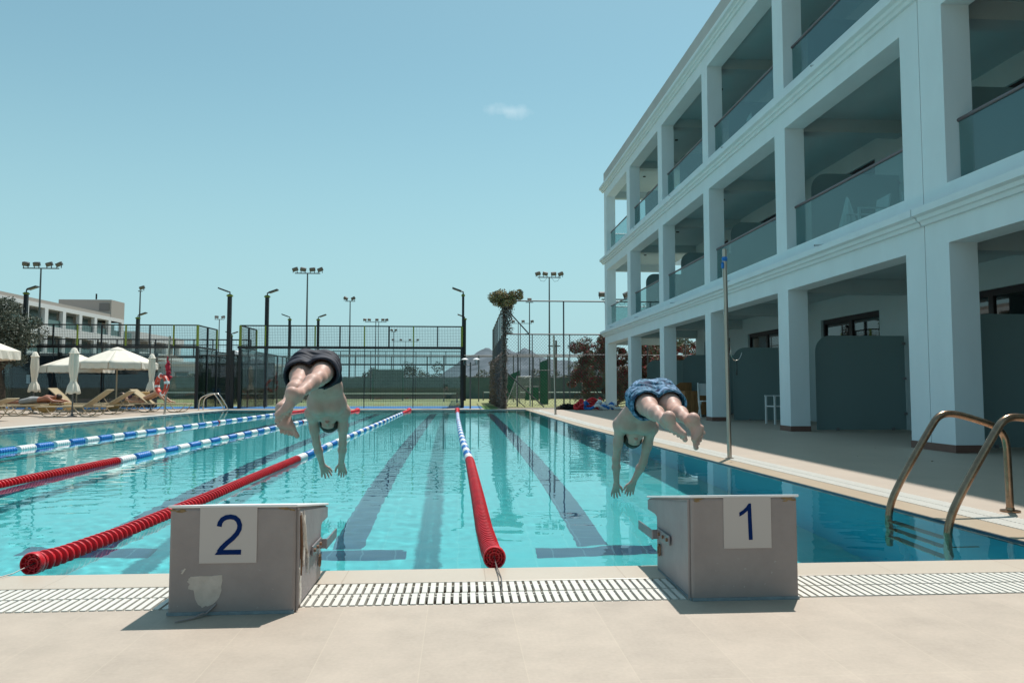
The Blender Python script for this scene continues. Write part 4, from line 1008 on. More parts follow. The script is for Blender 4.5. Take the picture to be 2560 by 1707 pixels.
PB = dict(hip=(-10.82, 27.0, .42), waist=(-11.0, 27.0, .42), chest=(-11.22, 27.0, .45), neck=(-11.36, 27.0, .50), head=(-11.5, 27.0, .58), knee1=(-10.36, 26.93, .68), knee2=(-10.28, 27.07, .64), ank1=(-10.02, 26.93, .37), ank2=(-9.92, 27.07, .37), toe1=(-9.86, 26.9, .34), toe2=(-9.78, 27.1, .34),
  sh1=(-11.30, 26.82, .46), el1=(-11.04, 26.72, .38), wr1=(-10.80, 26.74, .38), sh2=(-11.30, 27.18, .46), el2=(-11.04, 27.28, .38), wr2=(-10.80, 27.26, .38))
lying('tanned woman in a bikini lying on her back with both knees bent', PB, M['skin_tan2'], [('bikini_bottom', M['bikini'], [((-10.86, 27.0, .425), (-10.80, 27.0, .43), .128, .124, .02, (0, 0, 1), .8)]), ('bikini_top', M['bikini'], [((-11.22, 26.92, .52), (-11.22, 27.08, .52), .07, .07, .02)])], (-11.0, 27, 0), (.5, 0, 1))

# ------------------------------------------------------------------ parasols
def open_parasol(x, y, r, za, zr, zv, label, n=8, rz=0):
    t = thing('parasol', label, 'parasol', (x, y, 0), rz, 'open cream parasols')
    c = MB(); rim = []
    steps = 6; V = []
    for k in range(n):
        a0 = 2 * math.pi * k / n; a1 = 2 * math.pi * (k + 1) / n
        P0 = (r * math.cos(a0), r * math.sin(a0)); P1 = (r * math.cos(a1), r * math.sin(a1)); rows = []
        for i in range(steps + 1):
            f = .14 + .86 * i / steps; zc = za - (za - zr) * (f ** 1.15); row = []
            for j in range(7):
                g_ = j / 6; sag = .02 * math.sin(math.pi * g_) * f
                row.append(((P0[0] + (P1[0] - P0[0]) * g_) * f, (P0[1] + (P1[1] - P0[1]) * g_) * f, zc - sag))
            rows.append(row)
        vs = [p for row in rows for p in row]; fs = [(i * 7 + j, i * 7 + j + 1, (i + 1) * 7 + j + 1, (i + 1) * 7 + j) for i in range(steps) for j in range(6)]; c.add(vs, fs)
    o = c.build('canopy', M['canvas'], t, fixn=False, smooth=30)
    md = o.modifiers.new('thick', 'SOLIDIFY'); md.thickness = .008
    c = MB()
    for k in range(n):
        a0 = 2 * math.pi * k / n; a1 = 2 * math.pi * (k + 1) / n; m_ = 9; top = []; bot = []
        for j in range(m_ + 1):
            g_ = .015 + .97 * j / m_; x_ = r * (math.cos(a0) * (1 - g_) + math.cos(a1) * g_); y_ = r * (math.sin(a0) * (1 - g_) + math.sin(a1) * g_); wv = 1 + .012 * math.sin(j * 1.7 + k)
            top.append((x_, y_, zr - .02 * math.sin(math.pi * g_))); bot.append((x_ * wv * 1.005, y_ * wv * 1.005, zv + .012 * math.sin(j * 2.2 + k)))
        c.add(top + bot, [(j, j + 1, m_ + 2 + j, m_ + 1 + j) for j in range(m_)])
    o = c.build('valance', M['canvas'], t, fixn=False); md = o.modifiers.new('thick', 'SOLIDIFY'); md.thickness = .006
    c = MB(); c.lathe([(r * .24, za - .16), (r * .235, za - .10), (r * .12, za - .01), (.03, za + .03), (.001, za + .035)], (0, 0, 0), 16); c.build('vent_cap', M['canvas'], t, smooth=60)
    c = MB(); c.tube([(0, 0, 0), (0, 0, za)], .026, 12); c.build('pole', M['pole_w'], t, smooth=True)
    c = MB(); c.box((-.25, -.25, .0), (.25, .25, .07)); c.build('base', M['pole_w'], t, bevel=.01)
    for k in range(n):
        a0 = 2 * math.pi * k / n; c = MB(); c.tube([(0, 0, za - .06), (r * .98 * math.cos(a0), r * .98 * math.sin(a0), zr - .01)], .009, 5); c.build('rib', M['pole_w'], t)
    return t
open_parasol(-12.80, 29.5, 1.42, 2.33, 1.74, 1.53, 'large open cream parasol between the two closed ones in front of the dark stand-in slats', rz=R(12))
open_parasol(-14.95, 31.0, 1.30, 2.12, 1.66, 1.42, 'open cream parasol partly hidden behind a closed one, further back', rz=R(20))
open_parasol(-15.0, 24.0, 1.55, 2.55, 1.95, 1.70, 'open cream parasol cut off by the left edge of the photo', rz=R(22))
def closed_parasol(x, y, h, zb, label, sd_, wide=1.):
    t = thing('parasol', label, 'parasol', (x, y, 0), R(sd_ * 40), 'closed cream parasols')
    c = MB(); n = 48; prof = [(h + .005, .015, 0), (h - .02, .06, .1), (h - .12, .095, .3), (h - .16, .125, .35), (h - .17, .10, .4), (h - .5, .115, .5), (h - .8, .09, .5), (h - .93, .066, .5), (h - 1.0, .080, .6), (zb + .24, .125, .55), (zb + .10, .155, .5), (zb + .01, .172, .45)]
    for (z_, r_, fd) in prof:
        pass
    vs = []
    for i_, (z_, r_, fd) in enumerate(prof):
        for k in range(n):
            a = 2 * math.pi * k / n; q = 1 + .24 * fd * math.cos(8 * a + sd_ + .2 * i_) + .10 * fd * math.cos(3 * a + sd_ * 2); vs.append((wide * r_ * q * math.cos(a), wide * r_ * q * math.sin(a), z_ + (  .022 * math.cos(5 * a + sd_) if i_ == len(prof) - 1 else 0)))
    fs = [(i_ * n + k, i_ * n + (k + 1) % n, (i_ + 1) * n + (k + 1) % n, (i_ + 1) * n + k) for i_ in range(len(prof) - 1) for k in range(n)]
    c.add(vs, fs); o = c.build('canopy', M['canvas'], t, smooth=60); md = o.modifiers.new('thick', 'SOLIDIFY'); md.thickness = .006
    c = MB(); c.lathe([(.072, h - .955), (.082, h - .945), (.082, h - .915), (.072, h - .905)], (0, 0, 0), 20); c.build('tie', M['canvas'], t)
    c = MB(); c.tube([(0, 0, 0), (0, 0, h + .02)], .022, 10); c.lathe([(.13, .0), (.13, .03), (.04, .05), (.03, .1)], (0, 0, 0), 16); c.build('pole', M['grey_metal'], t, smooth=True)
    return t
closed_parasol(-11.08, 22.75, 1.99, .66, 'closed cream parasol standing nearest, on the pool edge among the loungers', 1.0, 1.05)
closed_parasol(-13.9, 26.0, 2.02, .70, 'closed cream parasol behind the man lying face down', 2.3)
closed_parasol(-10.95, 28.0, 2.05, .72, 'closed cream parasol next to the lifebuoy', 3.1)

# ------------------------------------------------------------------ trees and shrubs
def leaves(rng, P, size, m, name, par, up_bias=.3, mats=None, wts=None):
    n = len(P); a = rng.normal(size=(n, 3)); a[:, 2] *= .8; a /= np.linalg.norm(a, axis=1)[:, None]; b = rng.normal(size=(n, 3)); b -= (b * a).sum(1)[:, None] * a; b /= np.linalg.norm(b, axis=1)[:, None]
    s = size * rng.uniform(.6, 1.35, (n, 1)); c_ = np.cross(a, b) * .12 * s
    V = np.stack([P - a * s, P + b * s * .42 + c_, P + a * s, P - b * s * .42 + c_], 1).reshape(-1, 3); F = np.arange(4 * n).reshape(n, 4)
    mi = None if mats is None else rng.choice(len(mats), n, p=wts)
    return arr_mesh(name, V, F, mats or m, par, mi=mi)
def clumps(rng, centers, radii, per):
    out = []
    for c_, r_ in zip(centers, radii):
        d_ = rng.normal(size=(per, 3)); d_ /= np.linalg.norm(d_, axis=1)[:, None]; out.append(np.array(c_) + d_ * (r_ * rng.uniform(.35, 1.05, (per, 1)) ** .6) * [1, 1, .8])
    return np.concatenate(out)
def tree(label, loc, h, crown, ncl, per, leaf, m, seed, trunk_r=.12, trunk_top=None, fork=5):
    """crown = (centre, radii)"""
    rng = np.random.default_rng(seed); t = thing('tree', label, 'tree', loc)
    cc, cr = np.array(crown[0], float), np.array(crown[1], float); cs = []; rs = []
    for _ in range(ncl):
        d_ = rng.normal(size=3); d_ /= np.linalg.norm(d_); cs.append(cc + d_ * cr * rng.uniform(.35, .95)); rs.append(rng.uniform(.2, .42) * cr.mean())
    P = clumps(rng, cs, rs, per); P = P[P[:, 2] > .12]
    leaves(rng, P, leaf, m, 'crown', t)
    c = MB(); tt = trunk_top or cc[2] - cr[2] * .35
    c.tube([(0, 0, -.05), (.03, .02, tt * .5), (cc[0] * .4, cc[1] * .4, tt)], [trunk_r * 1.3, trunk_r, trunk_r * .75], 10)
    for k in range(fork):
        q = cs[int(rng.integers(len(cs)))]; s_ = np.array([cc[0] * .4, cc[1] * .4, tt * rng.uniform(.75, 1)]); mid = (s_ + q) / 2 + rng.normal(size=3) * .12 * cr.mean(); c.tube([s_, mid, q], [trunk_r * .55, trunk_r * .35, trunk_r * .12], 6)
    c.build('trunk', M['bark'], t, smooth=True); return t
tree('grey green olive tree behind the parasols at the left edge', (-17.4, 30.2, 0), 4.4, ((-.35, 0, 2.95), (1.5, 1.4, 1.45)), 60, 420, .05, M['olive_leaf'], 4, .16, 1.7, 9)
tree('tall dark tree whose twigs reach in at the far left edge', (-20.35, 30.0, 0), 7, ((0.2, 0, 5.0), (1.75, 1.5, 1.9)), 36, 300, .055, M['olive_leaf'], 9, .2, 3.2, 7)
tree('dull green tree seen through the corner balcony of the hotel', (13.6, 50, 0), 5, ((0, 0, 4.0), (2.4, 2, 2.3)), 40, 260, .09, M['hedge'], 12, .16, 2.0, 6)
tree('small dark tree on the field right of the fence corner', (10.2, 57, 0), 3, ((0, 0, 2.3), (2.6, 1.5, 1.5)), 30, 240, .09, M['hedge'], 13, .12, 1.0, 5)
for k, (x, y, h_, r_, lab) in enumerate([(-12.2, 70, 2.8, 1.3, 'round tree top left of the goal behind the netting hedge'), (-3.2, 70, 3.3, 1.9, 'highest round tree above the hedge, left of centre'), (-17.5, 72, 2.6, 1.4, 'low dark tree above the hedge by the first diver'), (3.6, 68, 2.7, 1.5, 'low olive tree above the hedge left of the vine post'), (-7.2, 69, 2.6, 1.2, 'small tree above the hedge between two masts'), (8.0, 66, 2.6, 2.0, 'bushy tree above the hedge right of the vine post')]):
    tree(lab, (x, y, 0), h_, ((0, 0, h_ - r_ * .8), (r_ * 1.3, r_, r_ * .8)), 22, 170, .10, M['hedge'], 40 + k, .1, 1.0, 4)
# hedge row, nobody could count its plants
rng = np.random.default_rng(8); n = 60000
X = rng.uniform(-30, 28, n); prof_h = 1.62 + .18 * np.sin(X * .8) + .12 * np.sin(X * 2.1 + 1) + .1 * np.sin(X * 5.3)
Z = rng.uniform(0, 1, n) ** .6 * prof_h; Y = 62 + rng.uniform(-.7, .7, n)
hd = leaves(rng, np.stack([X, Y, Z], 1), .10, M['hedge'], 'hedge', None); tag(hd, 'long dull green hedge behind the courts', 'hedge', kind='stuff')
# bougainvillea
rng = np.random.default_rng(21); t = thing('bougainvillea', 'dark bougainvillea shrub with red blossoms growing at the far corner of the hotel', 'shrub', (6.7, 35.0, 0))
cs = []; rs = []
for _ in range(170):
    x = rng.uniform(-1.45, 4.6); top = 3.2 - .34 * max(0, -x - .2) ** 1.3 + .15 * math.sin(x * 3) - (.4 if x > 1 else 0); cs.append((x, rng.uniform(-.7, .7), rng.uniform(.35, top))); rs.append(rng.uniform(.18, .42))
P = clumps(rng, cs, rs, 460); P = P[(P[:, 2] > .05)]
P = P[(rng.uniform(size=len(P)) < .35 + .65 * np.clip(P[:, 2] / 1.2, 0, 1))]
leaves(rng, P, .045, None, 'foliage', t, mats=[M['bush_leaf'], M['bract'], M['olive_leaf']], wts=[.70, .14, .16])
P = clumps(rng, [c_ for c_ in cs if c_[2] > .9], [r_ * 1.15 for c_, r_ in zip(cs, rs) if c_[2] > .9], 55); leaves(rng, P, .05, M['bract'], 'blossom', t)
c = MB()
for k in range(16):
    a = cs[k * 5]; c.tube([(rng.uniform(-.5, .8), 0, 0), (a[0] * .6, a[1] * .4, a[2] * .5), a], [.03, .02, .008], 6)
c.build('stem', M['bark'], t)
# dried vine on the fence corner post
rng = np.random.default_rng(31); t = thing('climbing_plant', 'dried climbing plant with a bushy crown wound round the fence corner post', 'climbing plant', (1.82, 30.45, 0))
P = clumps(rng, [(float(np.clip(rng.normal(.08, .30), -.5, .72)), rng.uniform(-.3, .3), 4.40 + float(np.clip(rng.normal(0, .17), -.34, .34)) ) for _ in range(44)], [rng.uniform(.10, .22) for _ in range(44)], 150)
leaves(rng, P, .045, None, 'crown', t, mats=[M['vine_leaf'], M['dry'], M['hedge']], wts=[.7, .2, .1])
P = np.stack([rng.normal(0, .055, 4500), rng.normal(0, .055, 4500), rng.uniform(0, 4.1, 4500)], 1); leaves(rng, P, .035, M['dry'], 'dry_twigs', t)
P = np.stack([rng.normal(.16, .09, 900), rng.normal(0, .09, 900), rng.uniform(3.0, 4.1, 900)], 1); leaves(rng, P, .04, M['dry'], 'dry_twigs', t)
c = MB(); 
for k in range(5):
    c.tube([(.05 * math.cos(k + z_ * 2.2), .05 * math.sin(k * 2 + z_ * 2.2), z_ * .42) for z_ in range(11)], .022, 6)
c.build('stem', M['bark'], t)
rng = np.random.default_rng(33)   # matted creeper on the fence that runs away from the corner
V = np.stack([1.82 + rng.normal(0, .05, 9000) - .0, rng.uniform(30.6, 43.4, 9000), rng.uniform(0, 1, 9000) ** 1.3 * 2.3], 1)
o = leaves(rng, V, .07, M['dry'], 'creeper', None); tag(o, 'grey brown dried creeper matted over the receding side fence', 'creeper', kind='stuff')

# ------------------------------------------------------------------ metal fences and sports cages
def wires(mb, a, b, z0, z1, sp, r_, vert=True, horiz=True):
    """square wire mesh in the upright plane from a to b (x, y)"""
    a = Vector((a[0], a[1])); b = Vector((b[0], b[1])); L = (b - a).length; d_ = (b - a) / L; nrm = Vector((-d_.y, d_.x)) * r_
    if vert:
        for k in range(1, int(L / sp)):
            p = a + d_ * k * sp; q = d_ * r_
            v = [(p.x - q.x, p.y - q.y, z0), (p.x + q.x, p.y + q.y, z0), (p.x + nrm.x, p.y + nrm.y, z0)]; v += [(x, y, z1) for x, y, _ in v]
            mb.add(v, [(0, 1, 4, 3), (1, 2, 5, 4), (2, 0, 3, 5)])
    if horiz:
        for k in range(1, int((z1 - z0) / sp)):
            z_ = z0 + k * sp; v = [(a.x, a.y, z_ - r_), (a.x, a.y, z_ + r_), (a.x + nrm.x, a.y + nrm.y, z_)]; v += [(x + d_.x * L, y + d_.y * L, zc) for x, y, zc in v]
            mb.add(v, [(0, 1, 4, 3), (1, 2, 5, 4), (2, 0, 3, 5)])
def bar(mb, p, q, wd):
    mb.tube([p, q], wd * .707, 4)
def cage(name_label, x0, x1, yf, yb, green_mod, z_t=3.40, z_b=2.50, glass_sides=True, slats=False, off_right=True):
    t = thing('court_cage', name_label, 'sports cage', ((x0 + x1) / 2, yf, 0)); o = Vector(((x0 + x1) / 2, yf, 0)); loc = tuple(-o)
    n = int(round((x1 - x0) / .98)); st = (x1 - x0) / n
    c = MB(); bar(c, (x0, yf, z_t), (x1, yf, z_t), .05); c.build('top_rail', M['black'], t, loc=loc)
    c = MB(); c.box((x0 - .1, yf - .05, z_b - .05), (x1 + .04, yf + .05, z_b + .05)); c.build('middle_rail', M['black'], t, loc=loc)
    for k in range(n + 1):
        x = x0 + k * st; grn = k % green_mod[0] == green_mod[1] or k in (0, n)
        wd = .09 if k in (0, n) else .05
        c = MB(); c.box((x - wd / 2, yf - .03, z_b + .05), (x + wd / 2, yf + .03, z_t)); c.build('post', M['lime' if grn else 'black'], t, loc=loc)
    c = MB(); wires(c, (x0, yf), (x1, yf), z_b, z_t, .065, .0045); c.build('wire_mesh', M['wire'], t, loc=loc, fixn=False)
    # lower wall: glass with a wire mesh in front, posts
    for k in (0, n):
        x = x0 + k * st; c = MB(); c.box((x - .055, yf - .055, 0), (x + .055, yf + .055, z_b - .05)); c.build('post', M['black'], t, loc=loc)
    for k in range(1, n, 2):
        x = x0 + k * st; c = MB(); c.box((x - .012, yf + .05, 0), (x + .012, yf + .09, z_b - .05)); c.build('post', M['wire'], t, loc=loc)
    c = MB(); wires(c, (x0, yf + .06), (x1, yf + .06), 0, z_b, .07, .0032, horiz=False); wires(c, (x0, yf + .06), (x1, yf + .06), 0, z_b, .14, .003, vert=False); c.build('wire_mesh', M['wire'], t, loc=loc, fixn=False)
    c = MB(); c.box((x0 + .06, yf + .10, .03), (x1 - .06, yf + .112, z_b - .06)); c.build('glass_wall', M['glass_clear'], t, loc=loc)
    for x in (x0, x1):
        # side: two metres high part, then lower run
        c = MB(); bar(c, (x, yf, z_t), (x, yf + 2.5, z_t), .05); c.box((x - .04, yf, z_b - .04), (x + .04, yf + 2.5, z_b + .04)); c.build('side_rail', M['black'], t, loc=loc)
        for k, y in enumerate((yf + 1.25, yf + 2.5)):
            c = MB(); c.box((x - .03, y - .05, z_b + .04), (x + .03, y + .05, z_t)); c.build('post', M['black' if k == 0 else 'lime'], t, loc=loc); c = MB(); c.box((x - .025, y - .04, 0), (x + .025, y + .04, z_b - .04)); c.build('post', M['black'], t, loc=loc)
        c = MB(); wires(c, (x, yf), (x, yf + 2.5), z_b, z_t, .065, .0045); c.build('wire_mesh', M['wire'], t, loc=loc, fixn=False)
        c = MB(); wires(c, (x, yf + 2.5), (x, yb), .05, z_b - .1, .08, .006); c.build('wire_mesh', M['wire'], t, loc=loc, fixn=False)
        c = MB(); c.box((x - .006, yf + .1, .03), (x + .006, yf + 6.0, z_b - .06)); c.build('glass_wall', M['glass_clear'], t, loc=loc)
        c = MB(); bar(c, (x, yf + 2.5, z_b - .08), (x, yb, z_b - .08), .05); c.build('side_rail', M['black'], t, loc=loc)
        y = yf + 4.5
        while y < yb: 
            c = MB(); c.box((x - .03, y - .04, 0), (x + .03, y + .04, z_b - .08)); c.build('post', M['black'], t, loc=loc); y += 2.
    # far end
    c = MB(); bar(c, (x0, yb, z_t - .1), (x1, yb, z_t - .1), .06); bar(c, (x0, yb, z_b - .1), (x1, yb, z_b - .1), .11); bar(c, (x0, yb, z_t - .38), (x1, yb, z_t - .38), .035); c.build('far_rail', M['wire'], t, loc=loc)
    c = MB(); wires(c, (x0, yb), (x1, yb), z_b - .1, z_t - .1, .13, .005); c.build('wire_mesh', M['wire'], t, loc=loc, fixn=False)
    for k in range(n + 1):
        x = x0 + k * st; c = MB(); c.box((x - .022, yb - .03, z_b - .1), (x + .022, yb + .03, z_t - .1)); c.build('post', M['wire'], t, loc=loc)
    for k in range(0, n + 1, 3):
        x = x0 + k * st; c = MB(); c.box((x - .03, yb - .03, 0), (x + .03, yb + .03, z_b - .1)); c.build('post', M['wire'], t, loc=loc)
    return t
cage('black framed sports cage with lime posts in the middle, behind the diver in navy shorts', -9.0, .12, 32.0, 52, (2, 1))
cage('black framed sports cage with lime posts at the left, behind the parasols', -21.2, -10.72, 32.0, 40, (2, 0))
# padel floodlight posts
def light_post(label, x, y, h_, wd, side, heads=1, tint_='black', two=False):
    t = thing('light_post', label, 'floodlight post', (x, y, 0), group='black floodlight posts')
    c = MB(); c.box((-wd / 2, -wd / 2, 0), (wd / 2, wd / 2, h_)); c.build('pole', M[tint_], t)
    c = MB(); c.box((-wd * .75, -wd * .6, h_ - .09), (wd * .75, wd * .6, h_ - .03)); c.build('collar', M['lime'], t)
    for s_ in ((side, -side) if two else (side,)):
        c = MB(); c.tube([(0, 0, h_), (0, 0, h_ + .1), (s_ * .12, 0, h_ + .13)], .03, 6); lh = c.build('bracket', M['black'], t)
        c = MB(); c.obox((s_ * .27, 0, h_ + .19), (.40, .30, .05), Matrix.Rotation(-s_ * R(20), 3, 'Y')); lh = c.build('lamp_head', M['lamp'], t)
        c = MB(); c.obox((s_ * .275, 0, h_ + .160), (.34, .24, .01), Matrix.Rotation(-s_ * R(20), 3, 'Y')); c.build('lens', M['lamp_glass'], lh)
    return t
light_post('thick black floodlight post between the two sports cages, lamp to the left', -9.61, 32.5, 4.75, .15, -1)
light_post('black floodlight post rising through the middle cage, lamp to the right', -8.44, 34, 4.9, .15, 1)
light_post('black floodlight post above the olive tree at the left', -18.64, 34, 4.95, .14, 1)
light_post('black floodlight post behind the left cage near the far hotel end', -18.04, 44, 4.8, .15, 1)
light_post('distant black floodlight post behind the middle cage, lamp to the left', -10.08, 46, 4.95, .14, -1)
light_post('distant black floodlight post behind the middle cage, lamp to the right', -8.4, 46, 4.95, .14, 1)
light_post('black floodlight post at the right end of the middle cage', .17, 32.3, 4.82, .10, -1)
light_post('shorter black post just right of the middle cage end', .36, 50, 5.4, .2, -1)
light_post('small distant floodlight post seen beside the thick black one', -17.53, 60, 4.9, .12, 1, two=True)
c = thing('gate_post', 'plain black post between the two cages', 'post', (-9.35, 32.2, 0)); q = MB(); q.box((-.06, -.06, 0), (.06, .06, 2.35)); q.build('pole', M['black'], c); q = MB(); q.box((-.07, -.07, 2.351), (.07, .07, 2.38)); q.build('cap', M['black'], c)

def mast(label, x, y, h_, half, lamps, cables=False, twin=False):
    t = thing('floodlight_mast', label, 'floodlight mast', (x, y, 0), group='tall grey floodlight masts')
    c = MB(); c.tube([(0, 0, 0), (0, 0, h_ * .5), (0, 0, h_)], [.085, .065, .045], 8); c.build('pole', M['grey_metal'], t, smooth=True)
    if twin: c = MB(); c.tube([(.30, .5, 0), (.30, .5, h_)], .04, 6); c.build('pole', M['grey_metal'], t)
    c = MB(); c.box((-half, -.04, h_ - .03), (half, .04, h_ + .03)); c.build('crossbar', M['grey_metal'], t)
    for i_, (f, tl) in enumerate(lamps):
        X_ = f * half; rot = Matrix.Rotation(R(tl), 3, 'Y') @ Matrix.Rotation(R(20), 3, 'X')
        c = MB(); c.obox((X_, 0, h_ + .27), (.38, .24, .25), rot); l_ = c.build('lamp_head', M['lamp'], t, bevel=.03)
        c = MB(); c.obox(Vector((X_, 0, h_ + .27)) + rot @ Vector((0, -.122, 0)), (.32, .01, .19), rot); c.build('lens', M['lamp_glass'], l_)
        c = MB(); c.box((X_ - .16, -.02, h_ + .03), (X_ - .12, .02, h_ + .22)); c.box((X_ + .12, -.02, h_ + .03), (X_ + .16, .02, h_ + .22)); c.build('bracket', M['grey_metal'], l_)
    if cables:
        c = MB(); 
        for s_ in (-1, 1): c.tube([(s_ * half * .9, 0, h_), (s_ * half * .75, 0, h_ - .25), (s_ * half * .45, 0, h_ - .3), (s_ * half * .2, 0, h_ - .05)], .014, 4)
        c.build('cable', M['black'], t)
    return t
L4 = [(-.98, -18), (-.35, 12), (.38, -6), (1., -24)]
mast('four lamp floodlight mast at the far left above the olive tree', -26.57, 50, 8.42, 1.1, [(-.85, 10), (-.25, 0), (.45, -15), (1., -25)])
mast('single lamp floodlight mast left of the cages, behind the far hotel end', -24.48, 60, 8.25, .15, [(.8, -20)])
mast('small two lamp floodlight mast between the two cages', -26.2, 85, 8.3, .5, [(-.6, 5), (.8, -15)])
mast('tall four lamp floodlight mast above the diver in navy shorts', -10.46, 53, 8.72, .86, L4)
mast('floodlight mast with two splayed lamps right of the tallest left one', -9.94, 70, 8.72, .45, [(-.9, 30), (.6, -30)])
mast('distant twin pole floodlight mast with five lamps', -9.99, 92, 8.72, 1.3, [(-1, 12), (-.6, 8), (.1, 0), (.65, 0), (1, -15)], twin=True)
mast('smallest far mast with a tiny lamp pair above the middle cage', -10.23, 120, 9.6, .4, [(-.8, 25), (.8, -25)])
mast('tiny four lamp mast farthest away behind the middle cage', -9.1, 130, 8.7, 2.2, [(-.95, 10), (-.35, 5), (.35, -5), (.95, -10)])
mast('tall four lamp floodlight mast with sagging cables right of the vine post', 6.58, 55, 8.9, .85, L4, cables=True)
mast('distant four lamp mast behind the fence braces', 7.19, 92, 8.65, 1.7, [(-.95, 8), (-.35, 5), (.35, -5), (1, -12)], twin=True)
mast('slim mast with one flat lamp behind the fence top rail', 6.52, 70, 8.75, .35, [(0, 0)])
mast('floodlight mast half hidden by the far corner of the hotel', 8.3, 40, 5.55, .7, [(-.95, 0), (.95, -25)], cables=True)

# tall fence right of the vine
t = thing('tall_fence', 'tall grey tube fence with diagonal braces right of the vine covered post', 'fence', (4, 33.4, 0)); loc = (-4, -33.4, 0); Yf = 33.4; FK = 1.077
def fbar(p, q, r_=.032, nm='rail'): p, q = [(a[0] * FK, a[1], max(0, .84 + (a[2] - .84) * FK)) for a in (p, q)]; c = MB(); c.tube([p, q], r_, 8); c.build(nm, M['grey_metal'], t, loc=loc, smooth=True)
fbar((1.8, Yf, 4.40), (11, Yf, 4.40)); fbar((1.8, Yf, 3.03), (11, Yf, 3.03)); fbar((1.8, Yf, 2.20), (11, Yf, 2.18), .022); fbar((3.0, Yf, 1.55), (4.1, Yf, 1.55), .018)
for x, z_ in ((1.8, 4.4), (3.0, 3.0), (4.30, 4.4), (4.55, 3.0), (2.4, 2.2), (6.2, 3.0), (7.8, 4.4), (9.4, 3.)): fbar((x, Yf, -.02), (x, Yf, z_), .034 if z_ > 4 else .022, 'post')
fbar((1.9, Yf, 4.1), (2.86, Yf, 3.05), .03, 'brace'); fbar((1.85, Yf, 1.55), (3.45, Yf - .3, .0), .03, 'brace'); fbar((1.85, Yf, .77), (2.7, Yf - .1, 0), .022, 'brace'); fbar((1.8, Yf, 2.5), (2.05, Yf, 2.2), .02, 'brace')
c = MB(); sp = .085
for s_ in (1, -1):
    k = 0
    while True:
        z0 = 0; x0 = 1.8 + k * sp * 1.6 - (3 if s_ < 0 else 0) * 0
        if x0 > 8.6: break
        a = (x0, 0.); b = (x0 + s_ * 3.0, 3.0)
        xa, za, xb, zb = a[0], a[1], b[0], b[1]
        if xb > 8.6: f = (8.6 - xa) / (xb - xa); xb, zb = 8.6, 3 * f
        if xb < 1.8: f = (xa - 1.8) / (xa - xb) if xa != xb else 0; xb, zb = 1.8, 3 * f
        if abs(xb - xa) > .05: c.tube([(xa + .14, Yf + .02, za), (xb + .14, Yf + .02, zb * 1.07)], .0042, 3, cap=False)
        k += 1
for j in range(1, 20):
    z0 = j * sp * 1.6; c.tube([(1.94, Yf + .02, z0 * 1.07), (1.94 + 3.0 - z0, Yf + .02, 3.2)], .0042, 3, cap=False) if z0 < 3 else None
c.build('chain_link', M['grey_metal'], t, loc=loc, fixn=False)
t = thing('side_fence', 'row of tall grey fence posts receding from the vine covered corner', 'fence', (1.82, 37, 0)); loc = (-1.82, -37, 0)
for k in range(8):
    y = 31.2 + k * 1.8; x = 1.80 + k * .022; c = MB(); c.tube([(x, y, 0), (x, y, 4.2)], .03, 6); c.build('post', M['grey_metal'], t, loc=loc)
for z_ in (4.15, 3.0, 2.2):
    c = MB(); c.tube([(1.8, 30.6, z_), (1.96, 43.8, z_)], .025, 6); c.build('rail', M['grey_metal'], t, loc=loc)
c = MB(); wires(c, (1.8, 30.6), (1.96, 43.8), .05, 3.0, .12, .005); c.build('wire_mesh', M['grey_metal'], t, loc=loc, fixn=False)
# tennis court fence with netting, further away
t = thing('court_fence', 'long grey court fence with a grey green windscreen netting far behind the cages', 'fence', (0, 58, 0)); loc = (0, -58, 0)
for k in range(20):
    x = -24 + k * 2.7; c = MB(); c.tube([(x, 58, 0), (x, 58, 3.2)], .04, 6); c.build('post', M['grey_metal'], t, loc=loc)
c = MB(); c.tube([(-24, 58, 3.2), (28, 58, 3.2)], .035, 6); c.tube([(-24, 58, 1.66), (28, 58, 1.66)], .025, 5); c.build('rail', M['grey_metal'], t, loc=loc)
c = MB(); n = 130
for k in range(n):
    x0 = -24 + k * .4; z_ = 1.62 - .02 * abs(math.sin(k * .46)); c.box((x0, 57.93, 0), (x0 + .4, 57.95, z_))
c.build('windscreen', M['screen_grey'], t, loc=loc)
t = thing('middle_fence', 'thin grey wire fence crossing the field behind the vine post', 'fence', (2, 46, 0)); loc = (-2, -46, 0)
for k in range(9):
    x = -.9 + k * 2.1; c = MB(); c.tube([(x, 46, 0), (x, 46, 2.78)], .035, 6); c.build('post', M['grey_metal'], t, loc=loc)
c = MB(); c.tube([(-9, 46, 2.78), (17, 46, 2.78)], .03, 6); c.build('rail', M['grey_metal'], t, loc=loc)
# green netting panels
t = thing('netting_panel', 'tall upright green netting panel beside the mast on the right field', 'netting', (4.26, 38, 0))
c = MB(); c.prism([(-.19, .0), (.19, .0), (.19, 2.26), (-.19, 2.12)], 'y', 0, .03); c.build('netting', M['screen_green'], t)
for x in (-.2, .2): c = MB(); c.tube([(x, .01, 0), (x, .01, 2.3)], .02, 6); c.build('frame', M['grey_metal'], t)
t = thing('netting_panel', 'small green netting panel leaning behind the white goal', 'netting', (3.0, 40, 0))
c = MB(); c.prism([(-.55, .2), (.2, .3), (.2, 1.75), (-.4, 1.5)], 'y', 0, .02); c.build('netting', M['screen_green'], t)
for x in (-.5, .2): c = MB(); c.tube([(x, .02, 0), (x, .02, 1.6)], .02, 6); c.build('frame', M['grey_metal'], t)
t = thing('netting_panel', 'low wide green netting panel right of the white goal', 'netting', (3.75, 39, 0))
c = MB(); c.box((-.35, 0, .2), (.35, .02, .85)); c.build('netting', M['screen_green'], t); c = MB(); c.tube([(-.35, .01, 0), (-.35, .01, .9), (.35, .01, .9), (.35, .01, 0)], .015, 5); c.build('frame', M['grey_metal'], t)
